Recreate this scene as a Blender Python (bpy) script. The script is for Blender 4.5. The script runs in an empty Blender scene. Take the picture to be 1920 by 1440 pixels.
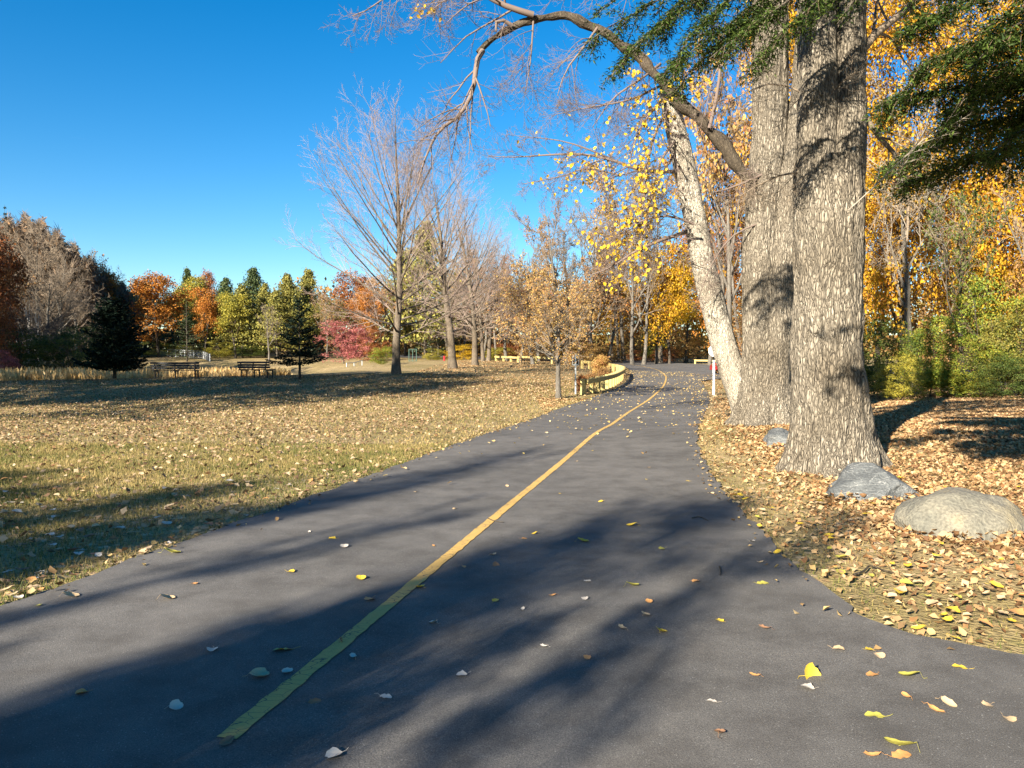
import bpy, bmesh, math, random
import numpy as np
from mathutils import Vector, Matrix, noise as mnoise

S = bpy.context.scene
COL = S.collection
R = math.radians
# ---------------------------------------------------------------- camera
F = 1442.0                                   # focal length in photo pixels (1920 wide)
HORIZON = 682.0
CAM_Z = 1.6
PITCH = math.atan((720 - HORIZON) / F)
cam = bpy.data.objects.new('camera', bpy.data.cameras.new('camera'))
COL.objects.link(cam)
cam.location = (0, 0, CAM_Z)
cam.rotation_euler = (R(90) - PITCH, 0, 0)
cam.data.sensor_width = 36
cam.data.lens = 36 * F / 1920
cam.data.clip_end = 5000
S.camera = cam
# ---------------------------------------------------------------- sky, sun, exposure
SUN_AZ = R(33)                               # shadows fall this far to the right of straight ahead
SUN_EL = R(23)
w = bpy.data.worlds.new('World'); S.world = w; w.use_nodes = True
wn, wl = w.node_tree.nodes, w.node_tree.links
sky = wn.new('ShaderNodeTexSky'); sky.sky_type = 'NISHITA'; sky.sun_disc = False
sky.sun_elevation = SUN_EL; sky.sun_rotation = math.pi + SUN_AZ
sky.dust_density = 0.0; sky.air_density = 1.0; sky.ozone_density = 3.0
hs = wn.new('ShaderNodeHueSaturation'); hs.inputs['Saturation'].default_value = 1.42
hs.inputs['Value'].default_value = 1.0
wl.new(sky.outputs[0], hs.inputs['Color'])
wtc = wn.new('ShaderNodeTexCoord')
wmp = wn.new('ShaderNodeMapping'); wmp.inputs['Scale'].default_value = (1.6, 1.6, 30); wmp.inputs['Location'].default_value = (.35, 0, .2); wl.new(wtc.outputs['Generated'], wmp.inputs[0])
wnz = wn.new('ShaderNodeTexNoise'); wnz.inputs['Scale'].default_value = 1.5; wnz.inputs['Detail'].default_value = 5; wl.new(wmp.outputs[0], wnz.inputs['Vector'])
wrp = wn.new('ShaderNodeValToRGB'); wrp.color_ramp.elements[0].position = .72; wrp.color_ramp.elements[1].position = 1.0
wrp.color_ramp.elements[1].color = (.22, .22, .22, 1); wl.new(wnz.outputs[0], wrp.inputs[0])       # thin high cirrus
wmx = wn.new('ShaderNodeMix'); wmx.data_type = 'RGBA'; wmx.inputs[7].default_value = (9, 10, 11, 1)
wl.new(wrp.outputs[0], wmx.inputs[0]); wl.new(hs.outputs[0], wmx.inputs[6]); wl.new(wmx.outputs[2], wn['Background'].inputs[0])
wn['Background'].inputs[1].default_value = 0.052
sun = bpy.data.objects.new('sun', bpy.data.lights.new('sun', 'SUN'))
COL.objects.link(sun)
sun.data.energy = 5.0; sun.data.angle = R(0.53); sun.data.color = (1.0, 0.91, 0.77)
sun.location = (-60, -90, 60)
SUN_DIR = Vector((math.sin(SUN_AZ) * math.cos(SUN_EL), math.cos(SUN_AZ) * math.cos(SUN_EL), -math.sin(SUN_EL)))
sun.rotation_euler = SUN_DIR.to_track_quat('-Z', 'Y').to_euler()
S.view_settings.view_transform = 'Standard'; S.view_settings.look = 'None'
S.view_settings.exposure = 1.9; S.view_settings.gamma = 1
S.render.engine = 'CYCLES'
S.cycles.max_bounces = 5; S.cycles.diffuse_bounces = 3; S.cycles.glossy_bounces = 2
S.cycles.transparent_max_bounces = 4

# ---------------------------------------------------------------- helpers
def P(px, py, d):
    """world point seen at photo pixel (px, py), d metres ahead"""
    u, v = (px - 960) / F, -(py - 720) / F
    y = math.cos(PITCH) + math.sin(PITCH) * v
    z = math.cos(PITCH) * v - math.sin(PITCH)
    k = d / y
    return np.array((u * k, d, CAM_Z + z * k))

def X(px, d):
    return (px - 960) / F * d

def tag(o, label=None, cat=None, group=None, kind=None):
    if label: o['label'] = label
    if cat: o['category'] = cat
    if group: o['group'] = group
    if kind: o['kind'] = kind
    return o

def link(name, me, mat=None, parent=None, loc=None):
    o = bpy.data.objects.new(name, me)
    COL.objects.link(o)
    if parent: o.parent = parent
    if loc is not None: o.location = loc
    if mat and me and len(me.materials) == 0: me.materials.append(mat)
    elif mat and me:
        o.material_slots[0].link = 'OBJECT'; o.material_slots[0].material = mat
    return o

def empty(name, loc, rz=0):
    o = bpy.data.objects.new(name, None); COL.objects.link(o)
    o.location = loc; o.rotation_euler = (0, 0, rz); o.empty_display_size = 0.2
    return o

def mesh(name, V, faces, smooth=False):
    """V (n,3) array; faces a list of (m,k) index arrays"""
    me = bpy.data.meshes.new(name)
    V = np.asarray(V, np.float32)
    me.vertices.add(len(V)); me.vertices.foreach_set('co', V.ravel())
    faces = [np.asarray(f, np.int32) for f in faces if len(f)]
    idx = np.concatenate([f.ravel() for f in faces])
    tot = np.concatenate([np.full(len(f), f.shape[1], np.int32) for f in faces])
    st = np.concatenate(([0], np.cumsum(tot)[:-1])).astype(np.int32)
    me.loops.add(len(idx)); me.loops.foreach_set('vertex_index', idx)
    me.polygons.add(len(tot)); me.polygons.foreach_set('loop_start', st)
    me.update(calc_edges=True)
    if smooth: me.polygons.foreach_set('use_smooth', np.ones(len(tot), bool))
    return me

def nrm(a):
    return a / np.maximum(np.linalg.norm(a, axis=-1, keepdims=True), 1e-9)

def tubes(name, lines, sides):
    """one mesh of tapered tubes; lines = [(pts, radii)]"""
    by = {}
    for p, r in lines: by.setdefault(len(p), []).append((p, r))
    VV, FF, off = [], [], 0
    for n, g in by.items():
        p = np.array([a for a, b in g], float); r = np.array([b for a, b in g], float)
        t = nrm(np.gradient(p, axis=1))
        m = nrm(t.mean(1))
        ref = np.where(np.abs(m[:, 2:3]) < .8, [[0, 0, 1.]], [[1., 0, 0]])[:, None, :]
        u = nrm(np.cross(t, np.broadcast_to(ref, t.shape))); v = np.cross(t, u)
        a = np.arange(sides) / sides * 2 * np.pi
        ring = u[:, :, None] * np.cos(a)[:, None] + v[:, :, None] * np.sin(a)[:, None]
        vs = p[:, :, None] + ring * r[:, :, None, None]
        k = np.arange(len(g))[:, None, None] * n * sides + np.arange(n - 1)[:, None] * sides
        s = np.arange(sides); s2 = (s + 1) % sides
        f = np.stack([k + s, k + s2, k + sides + s2, k + sides + s], -1).reshape(-1, 4) + off
        VV.append(vs.reshape(-1, 3)); FF.append(f); off += len(g) * n * sides
    return mesh(name, np.concatenate(VV), FF, True)

LEAF4 = (np.array([(0, -.5, 0), (.36, -.05, .10), (0, .5, -.06), (-.36, -.05, .10)]), [np.array([(0, 1, 2), (0, 2, 3)])])
LEAF6 = (np.array([(0, -.5, .02), (.30, -.30, .12), (.36, .05, .10), (.0, .55, .06), (-.36, .05, .12), (-.30, -.30, .08), (0, -.05, 0)]),
         [np.array([(6, 0, 1), (6, 1, 2), (6, 2, 3), (6, 3, 4), (6, 4, 5), (6, 5, 0)])])
LEAFC = (np.array([(0, -.5, .10), (.34, -.28, .26), (.40, .08, .20), (.05, .55, .28), (-.36, .05, .05), (-.28, -.30, .02), (0, -.05, 0)]),
         [np.array([(6, 0, 1), (6, 1, 2), (6, 2, 3), (6, 3, 4), (6, 4, 5), (6, 5, 0)])])
LEAFV = (np.array([(0, -.5, .05), (.30, -.12, .28), (.10, .5, .16), (0, .05, 0), (-.30, -.05, .30), (.34, .22, .30)]), [np.array([(0, 1, 3), (1, 5, 3), (5, 2, 3), (3, 2, 4), (0, 3, 4)])])
LEAFN = (np.array([(0, -.55, .0), (.16, -.15, .10), (.10, .25, .16), (0, .6, .05), (-.20, .12, .06), (-.14, -.25, .02), (.42, .05, .22), (-.45, .0, .16)]), [np.array([(0, 1, 5), (1, 2, 4), (1, 4, 5), (2, 3, 4), (1, 6, 2), (5, 4, 7)])])
LEAFV = (LEAFV[0][:5], [np.array([(0, 1, 3), (1, 2, 3), (3, 2, 4), (0, 3, 4)])])
LEAFN = (LEAFN[0], [np.array([(0, 6, 5), (5, 6, 7), (6, 3, 7)])])
LEAFK = (np.array([(0, -.5, .10), (.36, -.2, .24), (.05, .55, .28), (-.34, .0, .04), (.30, .2, .16)]), [np.array([(0, 1, 3), (1, 4, 3), (4, 2, 3)])])
NEEDLE = (np.array([(-.5, -.12, 0), (.5, 0, 0), (-.5, .12, 0)]), [np.array([(0, 1, 2)])])
BLADE = (np.array([(-.06, 0, 0), (.06, 0, 0), (.10, .12, 1.0)]), [np.array([(0, 1, 2)])])

def frames(nv, rng, fwd=None):
    """right, forward, normal axes from normals (and optional forward hints)"""
    n = nrm(nv)
    if fwd is None: fwd = rng.normal(size=n.shape)
    f = nrm(fwd - (fwd * n).sum(-1, keepdims=True) * n)
    return np.cross(f, n), f, n

def scatter(name, c, fr, size, tmpls, rng, smooth=False):
    """one mesh of many small templates"""
    u, f, n = fr
    size = np.broadcast_to(np.asarray(size, float), (len(c),)) if np.ndim(size) < 2 else size
    which = rng.integers(0, len(tmpls), len(c))
    VV, FF, off = [], {}, 0
    for i, (tv, tf) in enumerate(tmpls):
        m = which == i
        if not m.any(): continue
        s = size[m] if size.ndim == 2 else np.repeat(size[m][:, None], 3, 1)
        v = c[m][:, None] + (tv[None, :, 0:1] * s[:, None, 0:1]) * u[m][:, None] + (tv[None, :, 1:2] * s[:, None, 1:2]) * f[m][:, None] \
            + (tv[None, :, 2:3] * s[:, None, 2:3]) * n[m][:, None]
        k = np.arange(m.sum())[:, None, None] * len(tv) + off
        for g in tf: FF.setdefault(g.shape[1], []).append((k + g[None]).reshape(-1, g.shape[1]))
        VV.append(v.reshape(-1, 3)); off += m.sum() * len(tv)
    return mesh(name, np.concatenate(VV), [np.concatenate(x) for x in FF.values()], smooth)

def hexlin(h):
    c = [int(h[i:i + 2], 16) / 255 for i in (1, 3, 5)]
    return tuple(x / 12.92 if x < .04045 else ((x + .055) / 1.055) ** 2.4 for x in c) + (1,)

def nmat(name):
    m = bpy.data.materials.new(name); m.use_nodes = True
    nt = m.node_tree
    return m, nt.nodes, nt.links, nt.nodes['Principled BSDF']

def ramp(N, stops, mode='LINEAR'):
    r = N.new('ShaderNodeValToRGB'); r.color_ramp.interpolation = mode
    e = r.color_ramp.elements
    while len(e) < len(stops): e.new(0.5)
    for a, (p, c) in zip(e, stops):
        a.position = p; a.color = c if len(c) == 4 else tuple(c) + (1,)
    return r

def tex(N, L, kind, scale, vec=None, **kw):
    t = N.new('ShaderNodeTex' + kind)
    t.inputs['Scale'].default_value = scale
    for k, v in kw.items():
        if k in t.inputs: t.inputs[k].default_value = v
        else: setattr(t, k, v)
    if vec is not None: L.new(vec, t.inputs['Vector'])
    return t

def mixc(N, L, fac, a, b, mode='MIX'):
    m = N.new('ShaderNodeMix'); m.data_type = 'RGBA'; m.blend_type = mode
    for s, v in ((m.inputs[0], fac), (m.inputs[6], a), (m.inputs[7], b)):
        if isinstance(v, (int, float)): s.default_value = v
        elif isinstance(v, tuple): s.default_value = v if len(v) == 4 else v + (1,)
        else: L.new(v, s)
    return m.outputs[2]

def leafmat(name, cols, trans=0.28, rough=0.6, spec=.25):
    """foliage: a colour per leaf, varied by clump, slightly see-through"""
    m, N, L, B = nmat(name)
    g = N.new('ShaderNodeNewGeometry')
    r = ramp(N, [(i / max(1, len(cols) - 1), c) for i, c in enumerate(cols)])
    nz = tex(N, L, 'Noise', 0.8, g.outputs['Position'], Detail=3.0)
    mm = N.new('ShaderNodeMath'); mm.operation = 'MULTIPLY_ADD'; mm.inputs[1].default_value = 1.5; mm.inputs[2].default_value = -.75
    L.new(nz.outputs[0], mm.inputs[0])
    ad = N.new('ShaderNodeMath'); ad.operation = 'ADD'; ad.use_clamp = True
    L.new(mm.outputs[0], ad.inputs[0]); L.new(g.outputs['Random Per Island'], ad.inputs[1])
    L.new(ad.outputs[0], r.inputs[0])
    L.new(r.outputs[0], B.inputs['Base Color'])
    B.inputs['Roughness'].default_value = rough; B.inputs['Specular IOR Level'].default_value = spec
    t = N.new('ShaderNodeBsdfTranslucent'); L.new(r.outputs[0], t.inputs[0])
    mx = N.new('ShaderNodeMixShader'); mx.inputs[0].default_value = trans
    L.new(B.outputs[0], mx.inputs[1]); L.new(t.outputs[0], mx.inputs[2])
    L.new(mx.outputs[0], N['Material Output'].inputs[0])
    return m

def plain(name, col, rough=.6, metal=0, var=.25, scale=8, spec=.3):
    m, N, L, B = nmat(name)
    tc = N.new('ShaderNodeTexCoord')
    n1 = tex(N, L, 'Noise', scale, tc.outputs['Object'], Detail=6.0)
    c = tuple(col[:3])
    L.new(mixc(N, L, n1.outputs[0], tuple(x * (1 - var) for x in c), tuple(min(1, x * (1 + var)) for x in c)), B.inputs['Base Color'])
    B.inputs['Roughness'].default_value = rough; B.inputs['Metallic'].default_value = metal
    B.inputs['Specular IOR Level'].default_value = spec
    return m

def barkmat(name, light, mid, dark, sx=14, sz=2.2, bump=.03, crack=.10, scars=False):
    m, N, L, B = nmat(name)
    tc = N.new('ShaderNodeTexCoord')
    mp = N.new('ShaderNodeMapping'); mp.inputs['Scale'].default_value = (sx, sx, sz)
    L.new(tc.outputs['Object'], mp.inputs[0])
    nd = tex(N, L, 'Noise', 1.4, mp.outputs[0], Detail=3.0)
    def ridged(scale, det):
        n = tex(N, L, 'Noise', scale, mp.outputs[0], Detail=det, Distortion=.35)
        a = N.new('ShaderNodeMath'); a.operation = 'SUBTRACT'; a.inputs[1].default_value = .5; L.new(n.outputs[0], a.inputs[0])
        b = N.new('ShaderNodeMath'); b.operation = 'ABSOLUTE'; L.new(a.outputs[0], b.inputs[0])
        return b.outputs[0]
    mn = N.new('ShaderNodeMath'); mn.operation = 'SMOOTH_MIN'; mn.inputs[2].default_value = .02
    L.new(ridged(.55, 1.5), mn.inputs[0]); L.new(ridged(1.3, 2.5), mn.inputs[1])
    wv = mixc(N, L, .5, mp.outputs[0], nd.outputs['Color'], 'ADD')
    mp3 = N.new('ShaderNodeMapping'); mp3.inputs['Scale'].default_value = (1.15, 1.15, 2.1); L.new(wv, mp3.inputs[0])
    vz = tex(N, L, 'Voronoi', 1.0, mp3.outputs[0], feature='DISTANCE_TO_EDGE')
    vs = N.new('ShaderNodeMath'); vs.operation = 'MULTIPLY'; vs.inputs[1].default_value = .40; L.new(vz.outputs[0], vs.inputs[0])
    vo = N.new('ShaderNodeMath'); vo.operation = 'SMOOTH_MIN'; vo.inputs[2].default_value = .02
    L.new(mn.outputs[0], vo.inputs[0]); L.new(vs.outputs[0], vo.inputs[1])
    fine = tex(N, L, 'Noise', 5.0, mp.outputs[0], Detail=6.0)
    big = tex(N, L, 'Noise', .9, tc.outputs['Object'], Detail=4.0)
    r = ramp(N, [(0, dark), (crack * .28, mid), (crack * 1.0, light)])
    L.new(vo.outputs[0], r.inputs[0])
    fg = ramp(N, [(.42, (0, 0, 0)), (.75, (.7, .7, .7))]); L.new(fine.outputs[0], fg.inputs[0])
    c = mixc(N, L, fg.outputs[0], r.outputs[0], mid)
    fr = ramp(N, [(.30, (.50, .46, .40)), (.50, (.85, .83, .80)), (.70, (1.1, 1.09, 1.07))]); L.new(big.outputs[0], fr.inputs[0])
    c = mixc(N, L, .75, c, fr.outputs[0], 'MULTIPLY')
    if scars:
        mp2 = N.new('ShaderNodeMapping'); mp2.inputs['Scale'].default_value = (4.2, 4.2, 2.6)
        L.new(tc.outputs['Object'], mp2.inputs[0])
        n2 = mixc(N, L, .25, mp2.outputs[0], nd.outputs['Color'], 'ADD')
        v2 = tex(N, L, 'Voronoi', 1.0, n2)
        sr = ramp(N, [(.09, (1, 1, 1)), (.14, (0, 0, 0))]); L.new(v2.outputs['Distance'], sr.inputs[0])
        c = mixc(N, L, sr.outputs[0], c, tuple(dark[:3]))
    L.new(c, B.inputs['Base Color'])
    B.inputs['Roughness'].default_value = .9; B.inputs['Specular IOR Level'].default_value = .15
    hr = ramp(N, [(0, (0, 0, 0)), (.11, (1, 1, 1))]); L.new(vo.outputs[0], hr.inputs[0])
    hh = mixc(N, L, .35, hr.outputs[0], fine.outputs[0])
    bp = N.new('ShaderNodeBump'); bp.inputs['Strength'].default_value = .9; bp.inputs['Distance'].default_value = bump
    L.new(hh, bp.inputs['Height']); L.new(bp.outputs[0], B.inputs['Normal'])
    return m

H = hexlin
# ---------------------------------------------------------------- materials
M = {}
M['bark_cotton'] = barkmat('bark_cottonwood', (.385, .34, .268, 1), (.24, .207, .158, 1), (.018, .015, .012, 1), 16, 2.6, .07, .08)
M['bark_pale'] = barkmat('bark_pale_scarred', (.60, .55, .455, 1), (.45, .405, .325, 1), (.03, .024, .02, 1), 22, 4.0, .03, .09, True)
M['bark_limb'] = barkmat('bark_limb', (.14, .115, .082, 1), (.085, .068, .048, 1), (.03, .024, .018, 1), 22, 4, .012, .1)
M['bark_maple'] = barkmat('bark_maple', (.25, .21, .155, 1), (.16, .13, .095, 1), (.07, .055, .042, 1), 16, 3, .02, .1)
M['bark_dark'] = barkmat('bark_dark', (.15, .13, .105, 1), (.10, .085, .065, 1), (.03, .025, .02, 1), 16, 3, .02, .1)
M['bark_grey'] = barkmat('bark_grey', (.24, .22, .19, 1), (.165, .15, .125, 1), (.07, .06, .05, 1), 14, 3, .02, .1)
M['bark_birch'] = barkmat('bark_birch', (.70, .68, .63, 1), (.55, .53, .48, 1), (.08, .07, .06, 1), 4, 16, .005, .06)
M['twig_grey'] = plain('twig_grey', (.20, .155, .108), .85, 0, .3, 2)
M['twig_pale'] = plain('twig_pale', (.26, .22, .165), .85, 0, .3, 2)
M['twig_maple'] = plain('twig_maple', (.27, .20, .16), .85, 0, .3, 2)
M['twig_red'] = plain('twig_reddish', (.15, .11, .088), .85, 0, .3, 2)
M['twig_brown'] = plain('twig_brown', (.17, .12, .075), .85, 0, .3, 2)
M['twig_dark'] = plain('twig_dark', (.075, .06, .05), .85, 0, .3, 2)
M['orange'] = leafmat('leaf_orange', [(.20, .065, .012), (.38, .135, .018), (.50, .20, .03), (.33, .16, .03)])
M['rust'] = leafmat('leaf_rust', [(.13, .05, .02), (.26, .085, .025), (.36, .14, .04)])
M['brown'] = leafmat('leaf_brown', [(.16, .085, .035), (.27, .14, .055), (.36, .20, .075), (.22, .15, .05)])
M['gold'] = leafmat('leaf_gold', [(.18, .10, .012), (.42, .22, .012), (.60, .37, .022), (.38, .155, .012)], .34)
M['yellow'] = leafmat('leaf_yellow', [(.42, .25, .012), (.62, .40, .02), (.70, .46, .04)], .35)
M['olive'] = leafmat('leaf_olive', [(.075, .085, .018), (.17, .165, .03), (.27, .22, .04), (.13, .13, .03)])
M['yolive'] = leafmat('leaf_yellow_olive', [(.12, .13, .02), (.28, .25, .035), (.40, .32, .04)])
M['red'] = leafmat('leaf_red', [(.22, .05, .052), (.37, .11, .105), (.45, .18, .15)])
M['pine'] = leafmat('needle_pine', [(.035, .062, .022), (.07, .10, .035), (.11, .13, .045)], .12)
M['pine_olive'] = leafmat('needle_pine_olive', [(.09, .095, .025), (.20, .19, .04), (.31, .26, .055)], .12)
M['spruce'] = leafmat('needle_spruce', [(.006, .013, .009), (.012, .022, .014), (.02, .032, .018)], .04, .8, .08)
M['hemlock'] = leafmat('needle_hemlock', [(.014, .028, .008), (.034, .062, .013), (.09, .13, .024), (.026, .046, .011)], .2, .6, .12)
M['hedge'] = leafmat('leaf_hedge', [(.06, .10, .015), (.14, .19, .025), (.24, .26, .03), (.34, .27, .03)], .3)
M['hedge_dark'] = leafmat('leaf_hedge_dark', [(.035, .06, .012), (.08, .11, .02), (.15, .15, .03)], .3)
M['crab'] = leafmat('leaf_crab', [(.28, .15, .055), (.46, .27, .085), (.54, .38, .11), (.40, .17, .075)], .35)
M['road_leaf'] = leafmat('road_leaf', [(.34, .20, .07), (.55, .38, .13), (.66, .48, .16), (.60, .46, .26)], .2)
M['reed'] = leafmat('reed_straw', [(.44, .27, .09), (.62, .42, .17), (.72, .53, .26)], .4)
M['grass'] = leafmat('grass_blades', [(.085, .10, .022), (.20, .165, .05), (.34, .25, .09), (.42, .31, .13)], .3)
M['grass_green'] = leafmat('grass_green', [(.06, .085, .018), (.11, .125, .025), (.19, .18, .045)], .3)
M['litter'] = leafmat('litter_dry', [(.12, .06, .026), (.27, .155, .066), (.41, .26, .118), (.48, .335, .18), (.23, .11, .042)], .12, .7)
M['litter_edge'] = leafmat('litter_edge', [(.10, .06, .03), (.24, .15, .065), (.40, .28, .11), (.46, .33, .18)], .12, .7)
M['litter_lawn'] = leafmat('litter_lawn', [(.11, .065, .035), (.22, .135, .068), (.36, .245, .135), (.46, .34, .21), (.19, .10, .045)], .12, .7)
M['wood'] = plain('guardrail_timber', (.40, .31, .115), .75, 0, .22, 14)
M['wood_dark'] = plain('bench_dark_paint', (.009, .009, .010), .45, 0, .3, 10)
M['metal'] = plain('galvanised_metal', (.42, .44, .44), .45, .7, .12, 20)
M['white'] = plain('white_paint', (.78, .78, .76), .5, 0, .06, 5)
M['black'] = plain('black_rubber', (.015, .015, .016), .7, 0, .2, 9)
M['redpaint'] = plain('red_car_paint', (.42, .015, .02), .25, 0, .05, 3, .6)
M['glass'] = plain('dark_glass', (.02, .025, .03), .08, 0, .1, 3, .6)
M['green_metal'] = plain('green_fence_metal', (.06, .11, .085), .5, .2, .2, 10)
M['dead'] = plain('dead_twig', (.27, .235, .185), .85, 0, .25, 6)
M['leaf_y'] = plain('fallen_leaf_yellow', (.56, .385, .04), .55, 0, .3, 30)
M['leaf_yg'] = plain('fallen_leaf_yellow_green', (.36, .32, .06), .55, 0, .3, 30)
M['leaf_t'] = plain('fallen_leaf_tan', (.48, .34, .19), .6, 0, .3, 30)
M['leaf_o'] = plain('fallen_leaf_orange', (.48, .24, .08), .6, 0, .3, 30)
M['leaf_g'] = plain('fallen_leaf_pale_grey', (.50, .44, .36), .6, 0, .25, 30)
M['leaf_b'] = plain('fallen_leaf_brown', (.24, .13, .07), .6, 0, .3, 30)

# ---------------------------------------------------------------- terrain
ctrl = [(-30, -30, 0), (0, -30, 0), (30, -30, .3), (-8, 5, 0), (0, 5, 0), (4, 6, 0), (0, 12, 0), (3, 12, 0), (-13, 5, .06), (8, 6, .06),
        (5, 11, .02), (-6, 14, .04), (-15, 12, .1), (0, -8, 0), (-14, -8, 0), (14, -8, .1),
        (-150, -40, .5), (150, -40, .5), (-150, 100, 4), (150, 100, 3), (0, 400, 6), (-250, 400, 9), (250, 400, 9),
        (-38, 56, -.2), (-28, 56, -.25), (-20, 56, -.15), (-36, 66, -.5), (-26, 66, -.5), (-19, 66, -.3), (-50, 66, .3), (-30, 76, -.3), (-40, 76, 0)]
for a in [(1150, 790, 21.1), (1195, 757, 28.5), (1240, 728, 39.5), (1250, 713, 48.8), (1248, 707, 55), (1239, 699, 62), (1223, 692.6, 70), (1200, 687.7, 78), (1174, 683.9, 86), (1340, 690, 75), (1039, 771, 24.6), (1320, 778, 23.1),
          (0, 716, 40), (215, 712, 41), (330, 710.5, 41), (480, 709.5, 41), (560, 711, 41), (743, 701, 44), (850, 691, 56), (890, 686, 66), (915, 679, 78),
          (100, 780, 24), (100, 750, 31), (300, 745, 32), (600, 760, 27), (700, 740, 32), (900, 720, 38), (1000, 740, 32), (1045, 748, 31), (900, 780, 23),
          (1080, 740, 33), (1000, 692, 58), (1000, 677, 88), (1130, 690, 68), (640, 690, 62), (600, 696, 58), (700, 683, 75), (480, 675, 95), (420, 668, 105),
          (560, 684, 80), (640, 684, 85), (300, 672, 95), (50, 688, 80), (960, 668, 120), (1430, 790, 17), (1750, 750, 27), (1900, 747, 27), (1830, 1005, 7.1),
          (1800, 722, 45), (1340, 742, 33), (1345, 708, 50), (1280, 681, 95), (1565, 885, 11.3), (1300, 800, 19.56)]:
    ctrl.append(tuple(P(*a)))
ctrl = np.array(ctrl, float)
def _U(r2):
    return np.where(r2 > 1e-12, r2 * np.log(np.maximum(r2, 1e-12)), 0)
_c = ctrl[:, :2] / 50.0
_K = _U(((_c[:, None] - _c[None]) ** 2).sum(-1)) + np.eye(len(_c)) * 6e-4
_Pm = np.c_[np.ones(len(_c)), _c]
_A = np.block([[_K, _Pm], [_Pm.T, np.zeros((3, 3))]])
_w = np.linalg.solve(_A, np.r_[ctrl[:, 2], np.zeros(3)])
def terrain(x, y):
    x = np.atleast_1d(np.asarray(x, float)); y = np.atleast_1d(np.asarray(y, float))
    sh = x.shape
    xr, yr = x.ravel(), y.ravel()
    xc = np.clip(xr, -230, 230) / 50; yc = np.clip(yr, -40, 390) / 50
    out = np.empty(len(xc))
    for i in range(0, len(xc), 40000):
        q = np.c_[xc[i:i + 40000], yc[i:i + 40000]]
        d = ((q[:, None] - _c[None]) ** 2).sum(-1)
        out[i:i + 40000] = _U(d) @ _w[:-3] + _w[-3] + q @ _w[-2:]
    return out.reshape(sh)
def T(x, y):
    return float(terrain(x, y)[0])
_ys = np.concatenate([np.arange(1.5, 40, .05), np.arange(40, 130, .1)])
def G(px, py):
    """ground point under a photo pixel"""
    d = P(px, py, 1.0) - np.array((0, 0, CAM_Z))
    x, z = d[0] * _ys, CAM_Z + d[2] * _ys
    hit = np.nonzero(z - terrain(x, _ys) < 0)[0]
    i = hit[0] if len(hit) else len(_ys) - 1
    return np.array((x[i], _ys[i], T(x[i], _ys[i])))
def GD(px, d):
    x = X(px, d)
    return (x, d, T(x, d))

def inpoly(poly, x, y):
    c = np.zeros(np.shape(x), bool)
    n = len(poly)
    for i in range(n):
        x1, y1 = poly[i]; x2, y2 = poly[i - 1]
        if y1 == y2: continue
        c ^= ((y1 > y) != (y2 > y)) & (x < (x2 - x1) * (y - y1) / (y2 - y1) + x1)
    return c

gx = np.sinh(np.linspace(-5.4, 5.4, 230)) * 12.5
gy = np.concatenate([np.arange(-60, -4, 4.), np.arange(-4, 30, .35), np.arange(30, 60, .6), np.arange(60, 130, 1.5), np.geomspace(131, 1500, 30)])
GX, GY = np.meshgrid(gx, gy)
GZ = terrain(GX, GY)
ny, nx = GX.shape
k = np.arange(ny * nx).reshape(ny, nx)
me = mesh('ground', np.stack([GX, GY, GZ], -1).reshape(-1, 3), [np.stack([k[:-1, :-1], k[:-1, 1:], k[1:, 1:], k[1:, :-1]], -1).reshape(-1, 4)], True)
m, N, L, B = nmat('ground_autumn_lawn')
gpos = N.new('ShaderNodeNewGeometry').outputs['Position']
n1 = tex(N, L, 'Noise', .22, gpos, Detail=4.0); n2 = tex(N, L, 'Noise', 2.2, gpos, Detail=6.0); n3 = tex(N, L, 'Noise', 26, gpos, Detail=6.0)
r1 = ramp(N, [(.30, (.115, .085, .05)), (.45, (.235, .175, .085)), (.58, (.33, .25, .12)), (.74, (.19, .18, .055))]); L.new(n2.outputs[0], r1.inputs[0])
r2 = ramp(N, [(.38, (.36, .27, .14)), (.62, (.20, .165, .06))]); L.new(n1.outputs[0], r2.inputs[0])
c = mixc(N, L, .5, r1.outputs[0], r2.outputs[0])
r3 = ramp(N, [(.32, (.45, .42, .38)), (.52, (1, 1, 1)), (.72, (1.25, 1.2, 1.1))]); L.new(n3.outputs[0], r3.inputs[0])
c = mixc(N, L, 1.0, c, r3.outputs[0], 'MULTIPLY')
vv = tex(N, L, 'Voronoi', 7.0, gpos); vr = ramp(N, [(.0, (1, 1, 1)), (.32, (1, 1, 1)), (.36, (0, 0, 0))]); L.new(vv.outputs['Distance'], vr.inputs[0])
lr = ramp(N, [(0, (.24, .14, .07)), (.5, (.44, .31, .17)), (1, (.52, .40, .26))])
sep = N.new('ShaderNodeSeparateColor'); L.new(vv.outputs['Color'], sep.inputs[0]); L.new(sep.outputs[0], lr.inputs[0])
pr = ramp(N, [(.42, (0, 0, 0)), (.56, (1, 1, 1))]); nn = tex(N, L, 'Noise', .35, gpos, Detail=5.0); L.new(nn.outputs[0], pr.inputs[0])
c = mixc(N, L, mixc(N, L, 1.0, vr.outputs[0], pr.outputs[0], 'MULTIPLY'), c, lr.outputs[0])
L.new(c, B.inputs['Base Color']); B.inputs['Roughness'].default_value = .95; B.inputs['Specular IOR Level'].default_value = .1
bp = N.new('ShaderNodeBump'); bp.inputs['Strength'].default_value = .8; bp.inputs['Distance'].default_value = .04
L.new(n3.outputs[0], bp.inputs['Height']); L.new(bp.outputs[0], B.inputs['Normal'])
ground = tag(link('ground', me, m), 'leaf-strewn autumn lawn and woodland ground', None, None, 'structure')

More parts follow.
